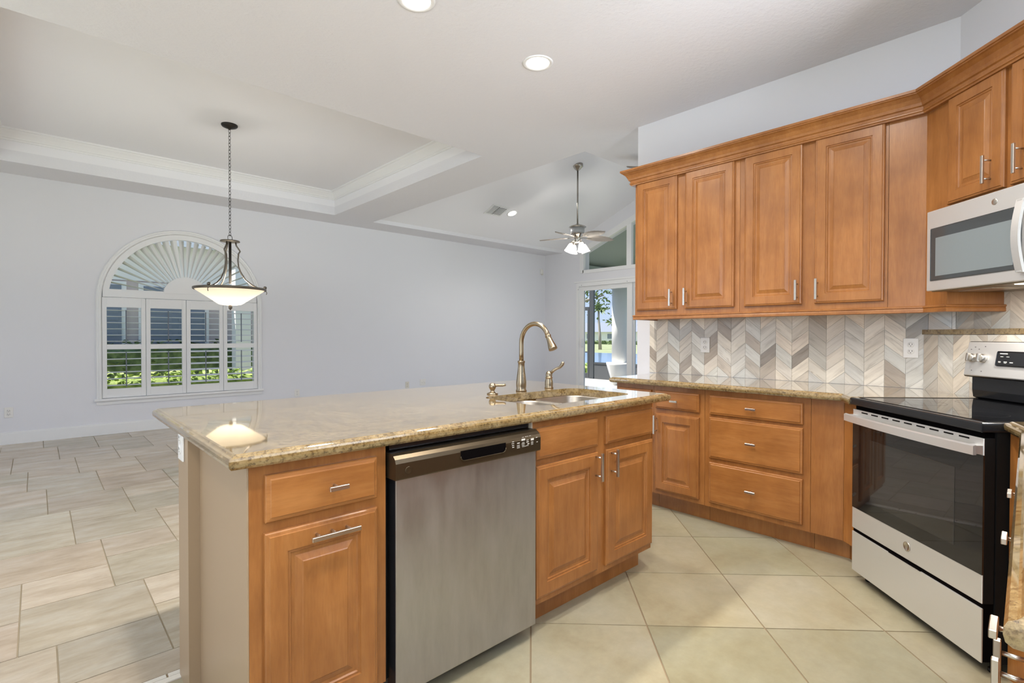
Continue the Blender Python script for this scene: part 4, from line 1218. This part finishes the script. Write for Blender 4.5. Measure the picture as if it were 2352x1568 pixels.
cl = thing('patio_column', 'round white patio column on a square flared base', 'column', (10.65, 7.58, 0))
bm = new(); lathe(bm, [(.185, .45), (.185, 2.51)], n=28); obj('shaft', bm, 'stucco_white', cl)
bm = new(); lathe(bm, [(.22, -.002), (.25, .10), (.40, .50), (.40, .55), (.18, .55)], n=4); obj('plinth', bm, 'stucco_white', cl)
cg = thing('screen_enclosure', 'dark metal patio screen frame with a screen door and solid kick panels', 'screen enclosure', (11.6, 0, 0))
bm = new()
for y0, y1 in ((9.12, 9.27), (10.45, 10.55), (11.9, 12.0)): box(bm, -.03, .03, y0, y1, 0, 2.62)
box(bm, -.03, .03, 8.2, 9.10, .42, .47); box(bm, -.03, .03, 8.2, 12, 2.56, 2.62)
box(bm, -.03, .03, 1.4, 8.2, .42, .47)
for y in (3.6, 5.8): box(bm, -.03, .03, y, y + .06, 0, 2.5)
obj('frame', bm, 'cage_metal', cg)
bm = new(); box(bm, -.012, .012, 1.4, 9.10, .0, .42); obj('kick_panel', bm, 'cage_panel', cg)
bm = new()
for y0, y1 in ((9.29, 9.345), (10.34, 10.43)): box(bm, -.02, .02, y0, y1, 0.01, 2.04)
for z0, z1 in ((.01, .15), (.735, .765), (1.94, 2.04)): box(bm, -.02, .02, 9.345, 10.34, z0, z1)
obj('screen_door', bm, 'cage_metal', cg)
bm = new(); box(bm, 24, 46.9, -30, 80, -.75, -.735); tag(obj('pond', bm, 'water'), 'blue pond beyond the patio screen', 'pond', kind='structure')


def leafy(name, label, loc, size, n, mat, seed, leaf=.05, cat='hedge', group=None):
    R_ = random.Random(seed); bm = new()
    for _ in range(n):
        p = Vector((R_.uniform(-1, 1), R_.uniform(-1, 1), R_.uniform(-1, 1)))
        mx = max(abs(p.x), abs(p.y), abs(p.z)); p = p / mx * R_.uniform(.8, 1.04)
        c = Vector((p.x * size[0], p.y * size[1], size[2] + p.z * size[2])); a = R_.uniform(0, 6.28); b = R_.uniform(-1, 1)
        u_ = Vector((math.cos(a), math.sin(a), b * .5)).normalized() * leaf * R_.uniform(.7, 1.3); v_ = u_.cross(Vector((R_.uniform(-1, 1), R_.uniform(-1, 1), 1))).normalized() * leaf * .5
        v4 = [bm.verts.new(c + q_) for q_ in (-u_, v_, u_, -v_)]; bm.faces.new(v4)
    core = new(); box(core, -size[0] * .86, size[0] * .86, -size[1] * .86, size[1] * .86, .0, size[2] * 1.8, .05, 1); merge(bm, core); core.free()
    o = obj(name, bm, mat); o.location = loc; return tag(o, label, cat, group)


bm = new(); box(bm, -4, 8.6, 9.9, 11.15, -.76, -.70); struct('path', bm, 'gravel', 'pale gravel strip added to bounce sunlight between the two houses', 'path')  # added as a reflector, sends sunlight up to the neighbouring house
leafy('hedge', 'bright yellow green clipped hedge just outside the arched window', (1.9, 9.6, -.25), (3.2, .28, .44), 3400, 'hedge_bright', 1, .055)
leafy('hedge', 'dark green hedge against the pink neighbouring house', (2.2, 12.02, -.4), (3.6, .28, .75), 2600, 'hedge_leaf', 2, .07)
leafy('hedge', 'low bright shrubs outside the screen door', (13.4, 11.0, -.6), (.5, 2.6, .46), 1500, 'hedge_bright', 3, .06)
nh = thing('house', 'pink stucco neighbouring house with grey shutters seen through the arched window', 'house', (0, 12.4, -.7))
bx('wall', nh, 'stucco_pink', -6, 9, 0, 5, 0, 2.98); bx('bright_band', nh, 'stucco_white', -6.02, 9.02, -.03, 5, 2.98, 3.76)  # white band added under the soffit to brighten the upper wall
bm = new(); A = [bm.verts.new(p) for p in ((-6.6, -.5, 3.85), (9.6, -.5, 3.85), (9.6, 2.5, 5.4), (-6.6, 2.5, 5.4))]; bm.faces.new(A); bmesh.ops.solidify(bm, geom=bm.faces[:], thickness=.15); obj('roof', bm, 'roof_tile', nh)
bx('fascia', nh, 'stucco_white', -6.6, 9.6, -.54, -.45, 3.66, 3.86)
bx('soffit', nh, 'stucco_white', -6.6, 9.6, -.5, 0, 3.765, 3.80)
for wx in (.15, 1.55):
    w_ = bx('window', nh, 'stucco_white', wx - .08, wx + 1.13, -.06, -.001, 1.30, 2.95); bx('pane', w_, 'window_dark', wx, wx + 1.05, -.075, -.058, 1.38, 2.88)
    bm = new()
    for k in range(9): box(bm, wx + .05, wx + .46, -.083, -.074, 1.45 + k * .15, 1.52 + k * .15); box(bm, wx + .58, wx + 1.0, -.083, -.074, 1.45 + k * .15, 1.52 + k * .15)
    obj('blind_slats', bm, 'blind_grey', w_)
for x in (3.05, 4.55):
    c = thing('porch_column', 'white square porch column of the pink house, ' + ('seen through the second shutter panel' if x < 4 else 'seen through the rightmost shutter panel'), 'column', (x, 11.38, -.72))
    bx('shaft', c, 'stucco_white', -.14, .14, -.14, .14, .16, 3.25); bx('base', c, 'stucco_white', -.2, .2, -.2, .2, 0, .16)
# far shore
fh = thing('house', 'low white house with a grey hip roof across the pond', 'house', (104, 78, -.42))
bx('wall', fh, 'stucco_white', -8, 8, -18, 22, 0, 2.5)
bm = new(); b_ = [bm.verts.new(p) for p in ((-9, -19, 2.45), (9, -19, 2.45), (9, 23, 2.45), (-9, 23, 2.45))]; t_ = [bm.verts.new(p) for p in ((0, -9, 4.9), (0, 14, 4.9))]
bm.faces.new(b_[::-1]); bm.faces.new((b_[0], b_[1], t_[0])); bm.faces.new((b_[1], b_[2], t_[1], t_[0])); bm.faces.new((b_[2], b_[3], t_[1])); bm.faces.new((b_[3], b_[0], t_[0], t_[1])); obj('roof', bm, 'roof_grey', fh)
for y in (-8, -2, 5, 10):
    bx('window', fh, 'window_dark', -8.06, -8.0, y, y + 1.6, .9, 2.0)


def palm(label, x, y, h, seed, R0=1.6):
    R_ = random.Random(seed); r = thing('palm_tree', label, 'palm tree', (x, y, -.76))
    bm = new(); tube(bm, [(0, 0, 0), (.1, .15, h * .4), (.05, .3, h * .75), (.1, .35, h)], [.24, .17, .14, .12], 8); obj('trunk', bm, 'trunk', r)
    bm = new()
    for k in range(26):
        a = R_.uniform(0, 2 * PI); el = R_.uniform(-.6, 1.2); L_ = R0 * R_.uniform(.75, 1.1); d = Vector((math.cos(a) * math.cos(el), math.sin(a) * math.cos(el), math.sin(el))); w_ = d.cross(Vector((0, 0, 1))).normalized() * .22 * R0
        c = Vector((.1, .35, h)); p1 = c + d * L_ * .55; p2 = c + d * L_ + Vector((0, 0, -.35 * L_))
        v_ = [bm.verts.new(q_) for q_ in (c, p1 + w_ * .8, p2, p1 - w_ * .8)]; bm.faces.new((v_[0], v_[1], v_[2])); bm.faces.new((v_[0], v_[2], v_[3]))
    obj('fronds', bm, 'palm_leaf', r)


palm('tall slender palm across the pond, nearer the screen door', 55.5, 42.6, 5.6, 3, 1.35)
palm('shorter palm across the pond beside the white column', 61.5, 44.6, 3.9, 5, 1.25)
leafy('shrub_row', 'low brown green shrubs along the far bank of the pond', (80, 61, -.5), (.8, 14, .35), 900, 'hedge_leaf', 8, .3, 'shrubs')
# overhanging oak branch outside the patio
R_ = random.Random(4); ok = thing('oak_tree', 'shady oak hanging over the screen door outside', 'tree', (17.2, 15.6, -.76))
bm = new(); tube(bm, [(0, 0, 0), (-.1, .1, 1.6), (.0, -.1, 3.0), (.4, -.8, 4.2)], [.26, .22, .18, .1], 8); tube(bm, [(0, -.1, 2.6), (.2, -1.0, 3.4), (.5, -2.2, 3.7)], [.12, .08, .03], 6); obj('trunk', bm, 'trunk', ok)
bm = new()
for _ in range(900):
    c = Vector((R_.gauss(.2, .8), R_.gauss(-1.2, 1.3), R_.gauss(4.0, .55)))
    u_ = Vector((R_.uniform(-1, 1), R_.uniform(-1, 1), R_.uniform(-1, 1))).normalized() * .09; v_ = u_.cross(Vector((.3, .5, 1))).normalized() * .05
    bm.faces.new([bm.verts.new(c + q_) for q_ in (-u_, v_, u_, -v_)])
obj('leaves', bm, 'hedge_leaf', ok)
